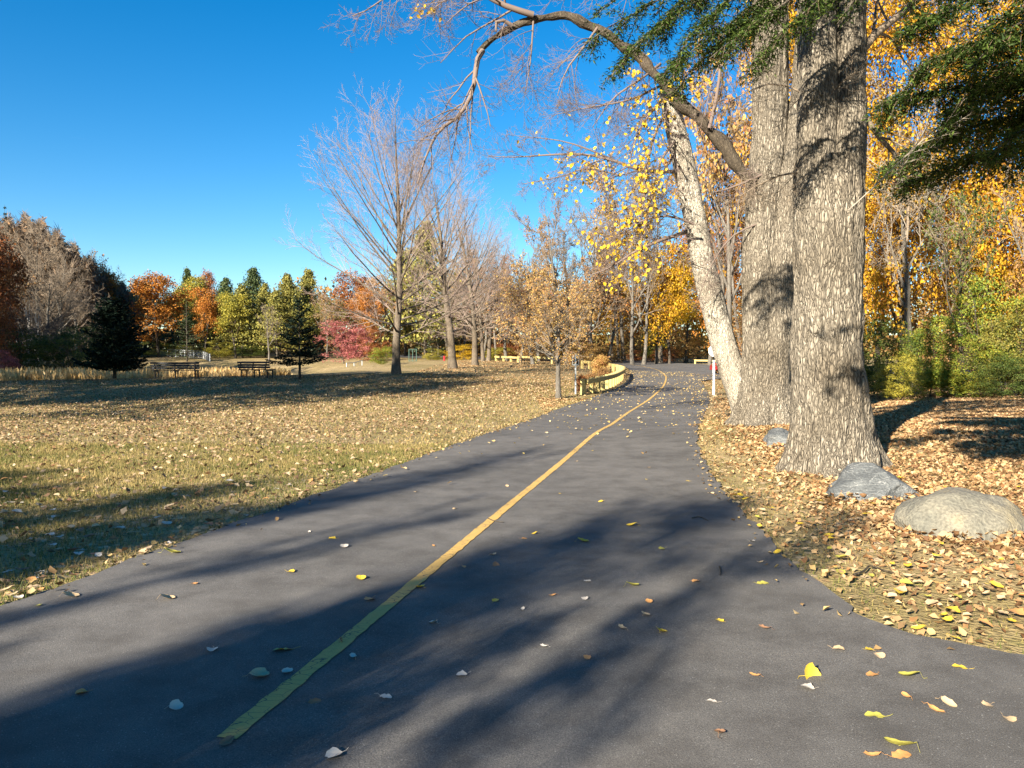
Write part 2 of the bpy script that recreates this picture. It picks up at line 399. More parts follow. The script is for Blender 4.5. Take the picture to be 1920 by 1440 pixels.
# ---------------------------------------------------------------- road
left_px = [(67, 1120), (200, 1072), (347, 1017), (507, 963), (640, 913), (740, 877), (830, 844), (950, 802), (1039, 771), (1086, 754), (1122, 742), (1152, 731), (1172, 719), (1181, 708), (1182, 701)]
right_px = [(1672, 1195), (1560, 1122), (1473, 1054), (1387, 954), (1346, 913), (1325, 872), (1309, 844), (1307, 812), (1320, 778), (1332, 754), (1328, 738), (1320, 724), (1312, 712)]
lw = [G(*p)[:2] for p in left_px]; rw = [G(*p)[:2] for p in right_px]
pl = [np.array((-14.5, -12.)), np.array((-7.8, -3.))] + [np.array((-4.6, 2.0)), np.array((-3.6, 4.2))] + lw
pl += [P(1179, 695, 66)[:2], P(1170, 689, 74)[:2], P(1155, 685.5, 81)[:2], np.array((4., 91.)), np.array((-8., 101.)), np.array((-24., 112.)), np.array((-24., 119.)), np.array((-4., 114.)),
       np.array((12., 106.)), np.array((19., 99.)), np.array(P(1320, 686, 86))[:2], np.array((40., 74.)), np.array((62., 62.)), np.array((60., 50.)), np.array((22., 50.))]
pr_ = rw[::-1] + [np.array((2.9, 4.1)), np.array((3.6, 3.0)), np.array((3.0, 0.)), np.array((0., -6.)), np.array((-6., -17.))]
ROAD = [tuple(p) for p in pl + pr_]
def smooth_poly(p, n=2):
    p = np.array(p)
    for _ in range(n):
        q = np.roll(p, -1, 0)
        p = np.stack([p * .75 + q * .25, p * .25 + q * .75], 1).reshape(-1, 2)
    return p
ROAD = smooth_poly(ROAD)
def ragged(p, seed):
    r_ = np.random.default_rng(seed); out = []
    for a, b in zip(p, np.roll(p, -1, 0)):
        l = np.linalg.norm(b - a); m_ = (a + b) / 2
        n = max(1, int(l / .09)) if -3 < m_[1] < 24 else max(1, int(l / .5))
        nv_ = np.array((b[1] - a[1], a[0] - b[0])) / max(l, 1e-6)
        for i in range(n):
            t = i / n; q = a + (b - a) * t
            out.append(q + nv_ * (r_.normal(0, .012) + .022 * math.sin(q[0] * 5.1 + q[1] * 3.3) + .015 * math.sin(q[0] * 13 - q[1] * 11)))
    return np.array(out)
ROAD_FINE = ragged(ROAD, 4)
def far_lift(y):
    t = np.clip((np.asarray(y, float) - 34) / 20, 0, 1)
    return .07 * t * t * (3 - 2 * t)
def drape(name, poly, step, lift, x0=-30, x1=70, y0=-20, y1=125):
    bm = bmesh.new()
    bm.faces.new([bm.verts.new((a, b, 0)) for a, b in poly])
    for ax, lo, hi in ((0, x0, x1), (1, y0, y1)):
        s = lo
        while s < hi:
            co, no = [0, 0, 0], [0, 0, 0]; co[ax] = s; no[ax] = 1
            bmesh.ops.bisect_plane(bm, geom=bm.verts[:] + bm.edges[:] + bm.faces[:], plane_co=co, plane_no=no)
            s += step if not (ax == 1 and s > 40) else step * 2
    xs = np.array([v.co[:2] for v in bm.verts])
    zs = terrain(xs[:, 0], xs[:, 1])
    for v, z in zip(bm.verts, zs): v.co.z = z + lift + far_lift(v.co.y)
    bmesh.ops.triangulate(bm, faces=[f for f in bm.faces if len(f.verts) > 4])
    bmesh.ops.recalc_face_normals(bm, faces=bm.faces[:])
    me = bpy.data.meshes.new(name); bm.to_mesh(me); bm.free()
    me.polygons.foreach_set('use_smooth', np.ones(len(me.polygons), bool))
    return me
m, N, L, B = nmat('asphalt')
gpos = N.new('ShaderNodeNewGeometry').outputs['Position']
n1 = tex(N, L, 'Noise', .5, gpos, Detail=4.0); n2 = tex(N, L, 'Noise', 160, gpos, Detail=3.0); v1 = tex(N, L, 'Voronoi', 210, gpos)
r1 = ramp(N, [(.28, (.088, .082, .074)), (.5, (.112, .104, .094)), (.72, (.130, .120, .108))]); L.new(n1.outputs[0], r1.inputs[0])
r2 = ramp(N, [(.30, (.62, .62, .62)), (.5, (1, 1, 1)), (.74, (1.55, 1.52, 1.45))]); L.new(n2.outputs[0], r2.inputs[0])
c = mixc(N, L, 1.0, r1.outputs[0], r2.outputs[0], 'MULTIPLY')
sp = N.new('ShaderNodeSeparateColor'); L.new(v1.outputs['Color'], sp.inputs[0])
r4 = ramp(N, [(.982, (0, 0, 0)), (.99, (1, 1, 1))]); L.new(sp.outputs[0], r4.inputs[0])
c = mixc(N, L, r4.outputs[0], c, (.22, .21, .19))
st = tex(N, L, 'Noise', 2.6, gpos, Detail=7.0, Roughness=.65); sr_ = ramp(N, [(.36, (.72, .71, .70)), (.56, (1, 1, 1)), (.70, (1.12, 1.11, 1.09))]); L.new(st.outputs[0], sr_.inputs[0])
c = mixc(N, L, 1.0, c, sr_.outputs[0], 'MULTIPLY')
L.new(c, B.inputs['Base Color']); B.inputs['Roughness'].default_value = .82; B.inputs['Specular IOR Level'].default_value = .3
bp = N.new('ShaderNodeBump'); bp.inputs['Strength'].default_value = .55; bp.inputs['Distance'].default_value = .006
L.new(n2.outputs[0], bp.inputs['Height']); L.new(bp.outputs[0], B.inputs['Normal'])
road = tag(link('road', drape('road', ROAD_FINE, 1.0, .022), m), 'dark asphalt park road curving away between lawn and trees', None, None, 'structure')

line_px = [(424, 1402), (676, 1190), (797, 1087), (920, 980), (1012, 902), (1087, 840.5), (1121, 812), (1158, 787), (1191, 767), (1220, 748), (1239.6, 731.6), (1249, 717), (1248.6, 707), (1239.5, 699), (1223, 692.6)]
lp = [G(*p)[:2] for p in line_px] + [P(1200, 687.7, 78)[:2], P(1174, 683.9, 86)[:2], np.array((6., 96.))]
lp = np.array(lp)
def resample(p, step):
    p = np.asarray(p, float)
    for _ in range(2):
        q = np.stack([p[:-1] * .75 + p[1:] * .25, p[:-1] * .25 + p[1:] * .75], 1).reshape(-1, p.shape[1])
        p = np.concatenate([p[:1], q, p[-1:]])
    s = np.r_[0, np.cumsum(np.linalg.norm(np.diff(p, axis=0), axis=1))]
    t = np.linspace(0, s[-1], max(4, int(s[-1] / step)))
    return np.stack([np.interp(t, s, p[:, i]) for i in range(p.shape[1])], 1)
_l = resample(lp, .5)
for _ in range(14): _l[1:-1] = _l[1:-1] * .5 + (_l[:-2] + _l[2:]) * .25
ln = resample(_l, .04)
tg = nrm(np.gradient(ln, axis=0)); sd = np.stack([tg[:, 1], -tg[:, 0]], 1)
rng = np.random.default_rng(5)
j1 = np.convolve(rng.normal(0, .0045, len(ln)), np.ones(2) / 2, 'same'); j2 = np.convolve(rng.normal(0, .0045, len(ln)), np.ones(2) / 2, 'same')
a = ln - sd * (.047 + j1[:, None]); b = ln + sd * (.047 + j2[:, None])
V = np.concatenate([np.c_[a, terrain(a[:, 0], a[:, 1]) + .027 + 1.12 * far_lift(a[:, 1])], np.c_[b, terrain(b[:, 0], b[:, 1]) + .027 + 1.12 * far_lift(b[:, 1])]])
n = len(ln); i = np.arange(n - 1)
me = mesh('centre_line', V, [np.stack([i, n + i, n + i + 1, i + 1], 1)])
m, N, L, B = nmat('yellow_road_paint')
gp = N.new('ShaderNodeNewGeometry').outputs['Position']
mp = N.new('ShaderNodeMapping'); mp.inputs['Rotation'].default_value = (0, 0, R(13)); mp.inputs['Scale'].default_value = (11, 19, 1); L.new(gp, mp.inputs[0])
nz = tex(N, L, 'Noise', 1.5, mp.outputs[0], Detail=3.0)
vo = tex(N, L, 'Voronoi', 1.0, mixc(N, L, .35, mp.outputs[0], nz.outputs['Color'], 'ADD'), feature='DISTANCE_TO_EDGE')
n4 = tex(N, L, 'Noise', 90, gp, Detail=4.0)
cr = ramp(N, [(.012, (1, 1, 1)), (.035, (0, 0, 0))]); L.new(vo.outputs[0], cr.inputs[0])
wr = tex(N, L, 'Noise', 3.0, gp, Detail=2.0); wrr = ramp(N, [(.38, (0, 0, 0)), (.52, (1, 1, 1))]); L.new(wr.outputs[0], wrr.inputs[0])
cc = mixc(N, L, n4.outputs[0], (.43, .26, .06), (.60, .375, .10))
cc = mixc(N, L, mixc(N, L, 1.0, cr.outputs[0], wrr.outputs[0], 'MULTIPLY'), cc, (.05, .045, .04))
L.new(cc, B.inputs['Base Color']); B.inputs['Roughness'].default_value = .75
link('centre_line', me, m, road)

# ---------------------------------------------------------------- tree growing
def perp(d, rng):
    a = rng.normal(size=3); a -= d * (a @ d)
    return a / (np.linalg.norm(a) + 1e-9)

def shoot(p, d, Ln, r0, r1, n, up, wob, rng):
    """a wandering tapered branch"""
    pts, rad = [np.array(p, float)], [r0]
    d = np.array(d, float); d /= np.linalg.norm(d)
    for i in range(n):
        d = d + np.array((0, 0, up / n)) + rng.normal(0, wob, 3)
        d /= np.linalg.norm(d)
        pts.append(pts[-1] + d * Ln / n)
        rad.append(r0 + (r1 - r0) * (i + 1) / n)
    return np.array(pts), np.array(rad)

def grow(out, p, d, Ln, r0, lv, C, rng):
    """C[lv] = dict(n children, t0, ang, ratio, seg, up, wob, tip)"""
    c = C[lv]
    pts, rad = shoot(p, d, Ln, r0, r0 * c.get('tip', .25), c['seg'], c['up'], c['wob'], rng)
    out[lv].append((pts, rad))
    branch_off(out, pts, rad, Ln, lv, C, rng)

def branch_off(out, pts, rad, Ln, lv, C, rng):
    if lv + 1 >= len(C): return
    c = C[lv]
    k = len(pts) - 1
    n = max(1, int(round(c['n'] * rng.uniform(.8, 1.2))))
    for j in range(n):
        t = c['t0'] + (1 - c['t0']) * (j + rng.uniform(.1, .9)) / n
        f = min(t * k, k - 1e-6); i = int(f); f -= i
        q = pts[i] * (1 - f) + pts[i + 1] * f
        dd = pts[i + 1] - pts[i]; dd = dd / (np.linalg.norm(dd) + 1e-9)
        a = c['ang'] * rng.uniform(.7, 1.25)
        s = perp(dd, rng)
        if c.get('flat'): s = s * np.array((1, 1, .35)); s /= np.linalg.norm(s)
        nd = dd * math.cos(a) + s * math.sin(a)
        l2 = Ln * c['ratio'] * (1 - c.get('fall', .55) * t) * rng.uniform(.7, 1.2)
        rr = rad[i] * (1 - f) + rad[i + 1] * f
        grow(out, q, nd, l2, max(min(rr * c.get('rr', .6), rr), C[lv + 1].get('rmin', .003)), lv + 1, C, rng)

def wood_parts(out, sides=(8, 6, 4, 3, 3, 3), split=2):
    return [x for x in out[:split]], [x for x in out[split:]]

def lines_mesh(name, groups, sides):
    """merge tubes of several levels, each with its own side count"""
    VV, FF, off = [], [], 0
    for g, s in zip(groups, sides):
        if not g: continue
        me = tubes('tmp', g, s)
        v = np.empty(len(me.vertices) * 3, np.float32); me.vertices.foreach_get('co', v)
        f = np.empty(len(me.loops), np.int32); me.loops.foreach_get('vertex_index', f)
        VV.append(v.reshape(-1, 3)); FF.append(f.reshape(-1, 4) + off); off += len(me.vertices)
        bpy.data.meshes.remove(me)
    return mesh(name, np.concatenate(VV), FF, True)

def tips(lines, per, rng, t0=.3):
    """points and directions along twigs, for hanging leaves"""
    C, D = [], []
    for p, r in lines:
        k = len(p) - 1
        for _ in range(per):
            f = rng.uniform(t0, 1) * k - 1e-6; i = int(max(f, 0)); f -= i
            C.append(p[i] * (1 - f) + p[i + 1] * f); D.append(p[i + 1] - p[i])
    return np.array(C), nrm(np.array(D))

# --- bare maple with an oval crown and ascending straight limbs
def maple(seed, Hh=14.5, half=5.6, base=1.8, r=.22, dens=1.0):
    rng = np.random.default_rng(seed)
    out = [[] for _ in range(5)]
    tp, tr = shoot((0, 0, -.1), (0, 0, 1), Hh * .93, r, .02, 14, 0, .035, rng)
    tr = r * (1 - np.linspace(0, 1, 15)) ** .85 + .012; tr[0] *= 1.35
    out[0].append((tp, tr))
    C = [None,
         dict(n=10 * dens, t0=.16, ang=R(32), ratio=.46, seg=8, up=.20, wob=.045, tip=.12, rr=.42, fall=.5),
         dict(n=6 * dens, t0=.2, ang=R(36), ratio=.5, seg=4, up=.22, wob=.06, tip=.25, rr=.5, fall=.45, rmin=.0085),
         dict(n=4 * dens, t0=.25, ang=R(38), ratio=.55, seg=3, up=.14, wob=.08, tip=.35, rr=.6, rmin=.0060),
         dict(n=0, t0=0, ang=0, ratio=0, seg=2, up=.1, wob=.1, tip=.5, rmin=.0048)]
    nl = int(42 * dens)
    for j in range(nl):
        t = (j + rng.uniform(0, 1)) / nl
        h = base + (Hh * .62 - base) * t ** .9
        el = R(8 + 62 * t ** .8) + rng.normal(0, .09)
        az = j * 2.4 + rng.normal(0, .3)
        d = np.array((math.cos(az) * math.cos(el), math.sin(az) * math.cos(el), math.sin(el)))
        # length to the oval envelope
        L0 = 1.0
        while L0 < Hh:
            q = np.array((0, 0, h)) + d * L0
            zc = (q[2] - Hh * .47) / (Hh * .53)
            if (q[0] ** 2 + q[1] ** 2) / half ** 2 + zc * abs(zc) * (1 if zc > 0 else -1) > 1: break
            L0 += .2
        i = min(13, int(h / (Hh * .93) * 14))
        grow(out, (tp[i][0] * .5 + tp[i + 1][0] * .5, tp[i][1] * .5 + tp[i + 1][1] * .5, h), d, L0 * rng.uniform(.85, 1.03), max(.020, tr[i] * .33), 1, C, rng)
    return out

# --- a wild bare tree
def bare(seed, Hh=10, r=.16, spread=R(34), nl=11, base=.3, droop=.05, dens=1.0, lead=.86, ratio=.52):
    rng = np.random.default_rng(seed)
    out = [[] for _ in range(5)]
    tp, tr = shoot((0, 0, -.1), (rng.normal(0, .06), rng.normal(0, .06), 1), Hh * lead, r, .02, 10, .1, .07, rng)
    tr[0] *= 1.3
    C = [dict(n=nl, t0=base, ang=spread, ratio=ratio, seg=10, up=0, wob=0, rr=.55, fall=.5),
         dict(n=8 * dens, t0=.2, ang=R(42), ratio=.46, seg=6, up=.30, wob=.11, tip=.15, rr=.55, fall=.45, rmin=.02),
         dict(n=6 * dens, t0=.15, ang=R(44), ratio=.5, seg=4, up=droop, wob=.13, tip=.3, rr=.6, fall=.4, rmin=.013),
         dict(n=4 * dens, t0=.2, ang=R(46), ratio=.55, seg=3, up=droop, wob=.14, tip=.4, rr=.6, rmin=.010),
         dict(n=0, t0=0, ang=0, ratio=0, seg=2, up=0, wob=.14, tip=.5, rmin=.008)]
    out[0].append((tp, tr))
    branch_off(out, tp, tr, Hh * lead, 0, C, rng)
    return out

def crown_points(rng, Hh, half, base, nl, clumps, per, rad, lop=.25):
    """leaf positions and outward normals in lumpy lobes"""
    cz = (base + Hh) / 2; hz = (Hh - base) / 2
    lobes = []
    for i in range(nl):
        a = rng.uniform(0, 6.28); z = rng.uniform(-.85, .75)
        rr = half * math.sqrt(max(.05, 1 - z * z)) * rng.uniform(.45, .78)
        lobes.append(((math.cos(a) * rr, math.sin(a) * rr, cz + z * hz), half * rng.uniform(.30, .5)))
    lobes.append(((0, 0, cz + hz * .55), half * .48)); lobes.append(((0, 0, cz), half * .6))
    li = rng.integers(0, len(lobes), clumps)
    c0 = np.array([lobes[i][0] for i in li]); lr = np.array([lobes[i][1] for i in li])
    d = nrm(rng.normal(size=(clumps, 3)) + np.array((0, 0, .25)))
    cc = c0 + d * (lr * rng.uniform(.55, 1.08, clumps))[:, None]
    cc[:, 2] = np.maximum(cc[:, 2], base * .9)
    P_ = np.repeat(cc, per, 0) + rng.normal(size=(clumps * per, 3)) * rad * np.array((1, 1, .6))
    n_ = np.repeat(d, per, 0) * .8 + rng.normal(size=(clumps * per, 3)) * .75 + np.array((0, 0, .35))
    return P_, n_

def broadleaf(seed, Hh=10, half=3.3, base=2.6, clumps=230, per=34, leaf=.19, rad=.33, nl=11, r=.17):
    rng = np.random.default_rng(seed)
    out = bare(seed + 50, Hh * .93, r, R(36), 9, base / Hh * .8, .1, .55)
    c, n_ = crown_points(rng, Hh, half, base, nl, clumps, per, rad)
    return out, scatter('crown', c, frames(n_, rng), leaf * rng.uniform(.7, 1.3, len(c)), [LEAF4], rng)

def conifer(seed, Hh=10, half=2.2, base=.8, whorls=26, per=7, droop=-.12, leaf=.16, fill=26, taper=1.0, up=.25, r=.14):
    """spruce/pine: whorled branches clothed in needle sprays"""
    rng = np.random.default_rng(seed)
    wood = [(np.array([(0, 0, -.1), (.01, 0, Hh * .33), (0, .02, Hh * .66), (0, 0, Hh)]), np.array((r * 1.2, r * .75, r * .42, .012)))]
    br, C, D, NN = [], [], [], []
    for i in range(whorls):
        t = (i + rng.uniform(0, .6)) / whorls
        h = base + (Hh - base) * t
        l = half * (1 - t) ** taper * rng.uniform(.75, 1.15) + .12
        for j in range(max(3, int(per * (1 - t * .4)))):
            a = rng.uniform(0, 6.28); ll = l * rng.uniform(.7, 1.12)
            d = np.array((math.cos(a), math.sin(a), droop + .5 * t))
            p, rd = shoot((0, 0, h), d, ll, .03 * (1 - t) + .012, .006, 4, up, .05, rng)
            br.append((p, rd))
            m_ = max(8, int(fill * ll / half * 1.3))
            f = rng.uniform(.12, 1, m_) * 4 - 1e-6; ii = f.astype(int); f = f - ii
            q = p[ii] * (1 - f)[:, None] + p[ii + 1] * f[:, None]; dd = nrm(p[ii + 1] - p[ii])
            side = nrm(np.cross(dd, (0, 0, 1.))) * rng.choice((-1, 1), m_)[:, None]
            off = np.minimum(rng.uniform(0, .34, m_), .75 * (1 - (ii + f) / 4.6)) * ll
            C.append(q + side * off[:, None] * .8 + dd * off[:, None] * .55 + np.array((0, 0, -1.)) * off[:, None] * .12 + rng.normal(0, .02, (m_, 3)))
            D.append(dd * .75 + side * rng.uniform(.2, .9, m_)[:, None] + rng.normal(0, .25, (m_, 3))); NN.append(rng.normal(0, .55, (m_, 3)) + np.array((0, 0, 1.)))
    C = np.concatenate(C); D = np.concatenate(D); NN = np.concatenate(NN)
    u, f, n = frames(NN, rng, D)
    s = leaf * rng.uniform(.7, 1.35, len(C))
    tm = (np.array([(-.20, -.55, 0), (.20, -.55, 0), (.26, .05, .05), (0, .62, -.03), (-.26, .05, .05)]), [np.array([(0, 1, 2, 3, 4)])])
    tm = (tm[0], [np.array([(0, 1, 2), (0, 2, 4), (2, 3, 4)])])
    tm2 = (np.array([(-.05, -.5, 0), (.05, -.5, 0), (0, .7, 0), (-.3, .28, .05), (.3, .28, .05), (-.26, -.1, -.04), (.26, -.1, -.04)]),
           [np.array([(0, 1, 2), (0, 1, 3), (0, 1, 4), (0, 1, 5), (0, 1, 6)])])
    return lines_mesh('trunk', [wood, br], (8, 3)), scatter('crown', C, (u, f, n), s, [tm, tm2], rng)

def pine(seed, Hh=10, half=2.6, base=3.0, plates=120, per=70, leaf=.26, r=.15):
    """white pine: layered plates of needle tufts on a tall trunk"""
    rng = np.random.default_rng(seed)
    wood = [(np.array([(0, 0, -.1), (.03, 0, Hh * .33), (0, .04, Hh * .66), (0, 0, Hh * .98)]), np.array((r * 1.2, r * .8, r * .5, .02)))]
    br, C = [], []
    for i in range(plates):
        t = rng.uniform(0, 1) ** .85
        h = base + (Hh - base) * t
        l = half * (1 - t ** 1.9) * rng.uniform(.3, 1.08) + .25
        a = rng.uniform(0, 6.28)
        p, rd = shoot((0, 0, h - l * .12), (math.cos(a), math.sin(a), .22), l, .045, .01, 3, .2, .06, rng)
        br.append((p, rd))
        e = p[-1] * .75 + p[1] * .25
        q = rng.normal(size=(per, 3)) * np.array((l * .27 + .12, l * .27 + .12, .16))
        C.append(e + q)
    C = np.concatenate(C)
    n_ = rng.normal(0, .8, (len(C), 3)) + np.array((0, 0, .6))
    tm = (np.array([(0, -.4, 0), (.10, .3, .1), (.34, .35, .0), (-.10, .35, .16), (-.36, .25, .02), (0, .6, -.05), (.05, -.4, 0)]),
          [np.array([(0, 6, 1), (0, 6, 2), (0, 6, 3), (0, 6, 4), (0, 6, 5)])])
    tm[1][0] = np.array([(0, 2, 1), (0, 1, 5), (0, 5, 3), (0, 3, 4)])
    return lines_mesh('trunk', [wood, br], (8, 4)), scatter('crown', C, frames(n_, rng), leaf * rng.uniform(.6, 1.3, len(C)), [tm], rng)

# ---------------------------------------------------------------- shared tree kinds (10 m tall unless noted)
KIND = {}
def wood_mesh(out):
    return lines_mesh('trunk', out[:2], (9, 6)), lines_mesh('branches', out[2:], (4, 3, 3))
for i, a in enumerate([(1, 10, 3.3, 2.4), (2, 10, 3.9, 2.0), (3, 10, 2.7, 2.6), (4, 10, 3.5, 1.2)]):
    o_, c_ = broadleaf(a[0], a[1], a[2], a[3])
    t_, b_ = wood_mesh(o_)
    KIND['leafy%d' % i] = [('trunk', t_, 'bark_dark'), ('branches', b_, 'twig_brown'), ('crown', c_, None)]
for i, (sd, sp, base) in enumerate([(11, R(36), .25), (12, R(44), .3), (13, R(30), .2)]):
    t_, b_ = wood_mesh(bare(sd, 10, .16, sp, 12, base, .05, 1.0))
    KIND['bare%d' % i] = [('trunk', t_, 'bark_grey'), ('branches', b_, 'twig_grey')]
for i, (sd, sp) in enumerate([(15, R(40)), (16, R(50))]):
    t_, b_ = wood_mesh(bare(sd, 10, .15, sp, 16, .22, .1, 1.15, .7, .66))
    KIND['dense%d' % i] = [('trunk', t_, 'bark_grey'), ('branches', b_, 'twig_grey')]
for i, sd in enumerate((21, 22, 23)):
    rng = np.random.default_rng(sd)
    o_ = bare(sd, 10, .15, R(42), 14, .3, .05, .95, (.86, .66, .6)[i], (.52, .75, .8)[i])
    t_, b_ = wood_mesh(o_)
    c, d = tips(o_[3], 2, rng); c2, d2 = tips(o_[4], 1, rng)
    k_ = rng.uniform(size=len(c2)) < .55
    c = np.concatenate([c, c2[k_]]) + rng.normal(0, .08, (len(c) + k_.sum(), 3))
    lf = scatter('crown', c, frames(rng.normal(size=c.shape) + np.array((0, 0, .4)), rng), .15 * rng.uniform(.6, 1.3, len(c)), [LEAF4], rng)
    KIND['sparse%d' % i] = [('trunk', t_, 'bark_grey'), ('branches', b_, 'twig_grey'), ('crown', lf, None)]
for i, a in enumerate([(31, 10, 2.5, .9), (32, 10, 2.9, .8)]):
    t_, c_ = conifer(*a)
    KIND['spruce%d' % i] = [('trunk', t_, 'bark_dark'), ('crown', c_, 'spruce')]
for i, a in enumerate([(41, 10, 2.6, 1.6), (42, 10, 3.1, 1.0), (43, 10, 2.2, 2.0)]):
    t_, c_ = pine(*a)
    KIND['pine%d' % i] = [('trunk', t_, 'bark_dark'), ('crown', c_, 'pine')]

def tree(name, kind, loc, Hh, wide, label, cat='tree', leaf=None, bark=None, twig=None, group=None, rz=None, lean=0):
    """one tree with its own trunk and crown objects; meshes are shared per kind"""
    o = empty(name, loc, rz if rz is not None else (loc[0] * 7.3 + loc[1] * 3.1) % 6.28)
    s = Hh / 10.0
    o.scale = (s * wide, s * wide, s); o.rotation_euler.x = lean
    for pn, me, mk in KIND[kind]:
        mt = M[mk] if mk else M[leaf]
        if pn == 'crown' and leaf: mt = M[leaf]
        if pn == 'trunk' and bark: mt = M[bark]
        if pn == 'branches' and twig: mt = M[twig]
        c = bpy.data.objects.new(pn, me); COL.objects.link(c); c.parent = o
        if len(me.materials) == 0: me.materials.append(mt)
        c.material_slots[0].link = 'OBJECT'; c.material_slots[0].material = mt
    return tag(o, label, cat, group)

_KH = {}
def khalf(kind):
    """real half width and top of a kind, read from its meshes"""
    if kind not in _KH:
        vs = []
        for pn, me, mk in KIND[kind]:
            v = np.empty(len(me.vertices) * 3, np.float32); me.vertices.foreach_get('co', v); vs.append(v.reshape(-1, 3))
        v = np.concatenate(vs)
        _KH[kind] = (float(np.percentile(np.hypot(v[:, 0], v[:, 1]), 96)), float(np.percentile(v[:, 2], 99.7)))
    return _KH[kind]
def tpx(name, kind, px, d, top, wide, label, **kw):
    """tree standing d metres ahead under pixel column px, its top at pixel row top"""
    x, y, z = GD(px, d)
    Hh = (P(px, top, d)[2] - z) * 10 / khalf(kind)[1]
    return tree(name, kind, (x, y, z - .05), Hh, wide, label, **kw)

# ---------------------------------------------------------------- the big cottonwoods
def vnoise(rng, nu, nv, gu, gv):
    """smooth value noise on a (gv,gu) lattice, periodic in u, sampled nv x nu"""
    g = rng.uniform(0, 1, (gv + 2, gu))
    fu = np.arange(nu) / nu * gu; fv = np.linspace(0, gv, nv)
    iu = fu.astype(int); tu = fu - iu; iv = np.minimum(fv.astype(int), gv); tv = fv - iv
    tu = tu * tu * (3 - 2 * tu); tv = (tv * tv * (3 - 2 * tv))[:, None]
    a = g[iv][:, iu] * (1 - tu) + g[iv][:, (iu + 1) % gu] * tu
    b = g[iv + 1][:, iu] * (1 - tu) + g[iv + 1][:, (iu + 1) % gu] * tu
    return a * (1 - tv) + b * tv

def bark_tube(name, pts, rad, nu, seed, depth=.03, flare=0, lobes=5, step=.06, cell=(.11, .5), oval=1.0, knots=0):
    rng = np.random.default_rng(seed)
    pr = np.c_[np.array(pts, float), np.array(rad, float)]
    q = resample(pr, step)
    p, r = q[:, :3], q[:, 3]
    if knots:
        w_ = np.arange(len(p))[:, None] * step
        p = p + knots * (np.sin(w_ * 3.1 + np.array((0, 1, 2.))) * .6 + np.sin(w_ * 7.3 + np.array((2, 0, 1.))) * .4)
        r = r * (1 + .13 * np.sin(w_[:, 0] * 4.7) + .10 * np.sin(w_[:, 0] * 11.3))
    nv = len(p); Ln = nv * step
    t = nrm(np.gradient(p, axis=0))
    u = nrm(np.cross(np.broadcast_to((0, 1., 0), t.shape), t)); v = np.cross(t, u)
    gu = max(6, int(2 * math.pi * r.mean() / cell[0])); gv = max(3, int(Ln / cell[1]))
    warp = (vnoise(rng, nu, nv, max(4, gu // 3), max(3, gv)) - .5) * nu / gu * 1.6
    base = vnoise(rng, nu, nv, gu, gv)
    jj = (np.arange(nu)[None] + warp).round().astype(int) % nu
    base = np.take_along_axis(base, jj, 1)
    ridge = np.clip(np.abs(base - .5) * 3.2, 0, 1) ** .7
    fine = vnoise(rng, nu, nv, gu * 2, gv * 5)
    lump = vnoise(rng, nu, nv, 5, max(3, int(Ln / .9))) - .5
    th = np.arange(nu) / nu * 2 * np.pi
    h = (np.arange(nv) * step)[:, None]
    ph = rng.uniform(0, 6.28)
    fl = flare * np.exp(-h / .33) * (1 + .80 * np.sin(lobes * th[None] + ph) + .50 * np.sin((lobes - 2) * th[None] + 2 * ph)) + flare * .45 * np.exp(-h / 1.1)
    rr = r[:, None] * (1 + fl + lump * .13) + depth * (ridge - .6) * (1 + 1.2 * (flare > 0) * np.exp(-h / .6)) + depth * .3 * (fine - .5)
    V = p[:, None] + (u[:, None] * (np.cos(th)[None, :, None] * oval) + v[:, None] * np.sin(th)[None, :, None]) * rr[:, :, None]
    k = np.arange(nv - 1)[:, None] * nu; s = np.arange(nu); s2 = (s + 1) % nu
    f = np.stack([k + s, k + s2, k + nu + s2, k + nu + s], -1).reshape(-1, 4)
    return mesh(name, V.reshape(-1, 3), [f], True)

def PX(lst, d):
    return [P(a[0], a[1], d if len(a) < 3 else a[2]) for a in lst]

HANG = [None,
        dict(n=9, t0=.12, ang=R(50), ratio=.50, seg=6, up=-.45, wob=.10, tip=.2, rr=.42, fall=.45, rmin=.006),
        dict(n=8, t0=.12, ang=R(46), ratio=.58, seg=5, up=-.75, wob=.12, tip=.3, rr=.45, fall=.4, rmin=.0045),
        dict(n=6, t0=.15, ang=R(50), ratio=.55, seg=4, up=.15, wob=.14, tip=.4, rr=.55, rmin=.0034),
        dict(n=0, t0=0, ang=0, ratio=0, seg=2, up=.5, wob=.14, tip=.5, rmin=.0030)]
def limb(out, pts, r0, r1, Ln, C, rng, n=None):
    p = resample(np.array(pts, float), .25)
    r = np.linspace(r0, r1, len(p))
    C2 = list(C)
    if n: C2[1] = dict(C[1], n=n)
    lv = [[] for _ in range(5)]
    lv[1].append((p, r))
    branch_off(lv, p, r, Ln, 1, C2, rng)
    out.append(lv)

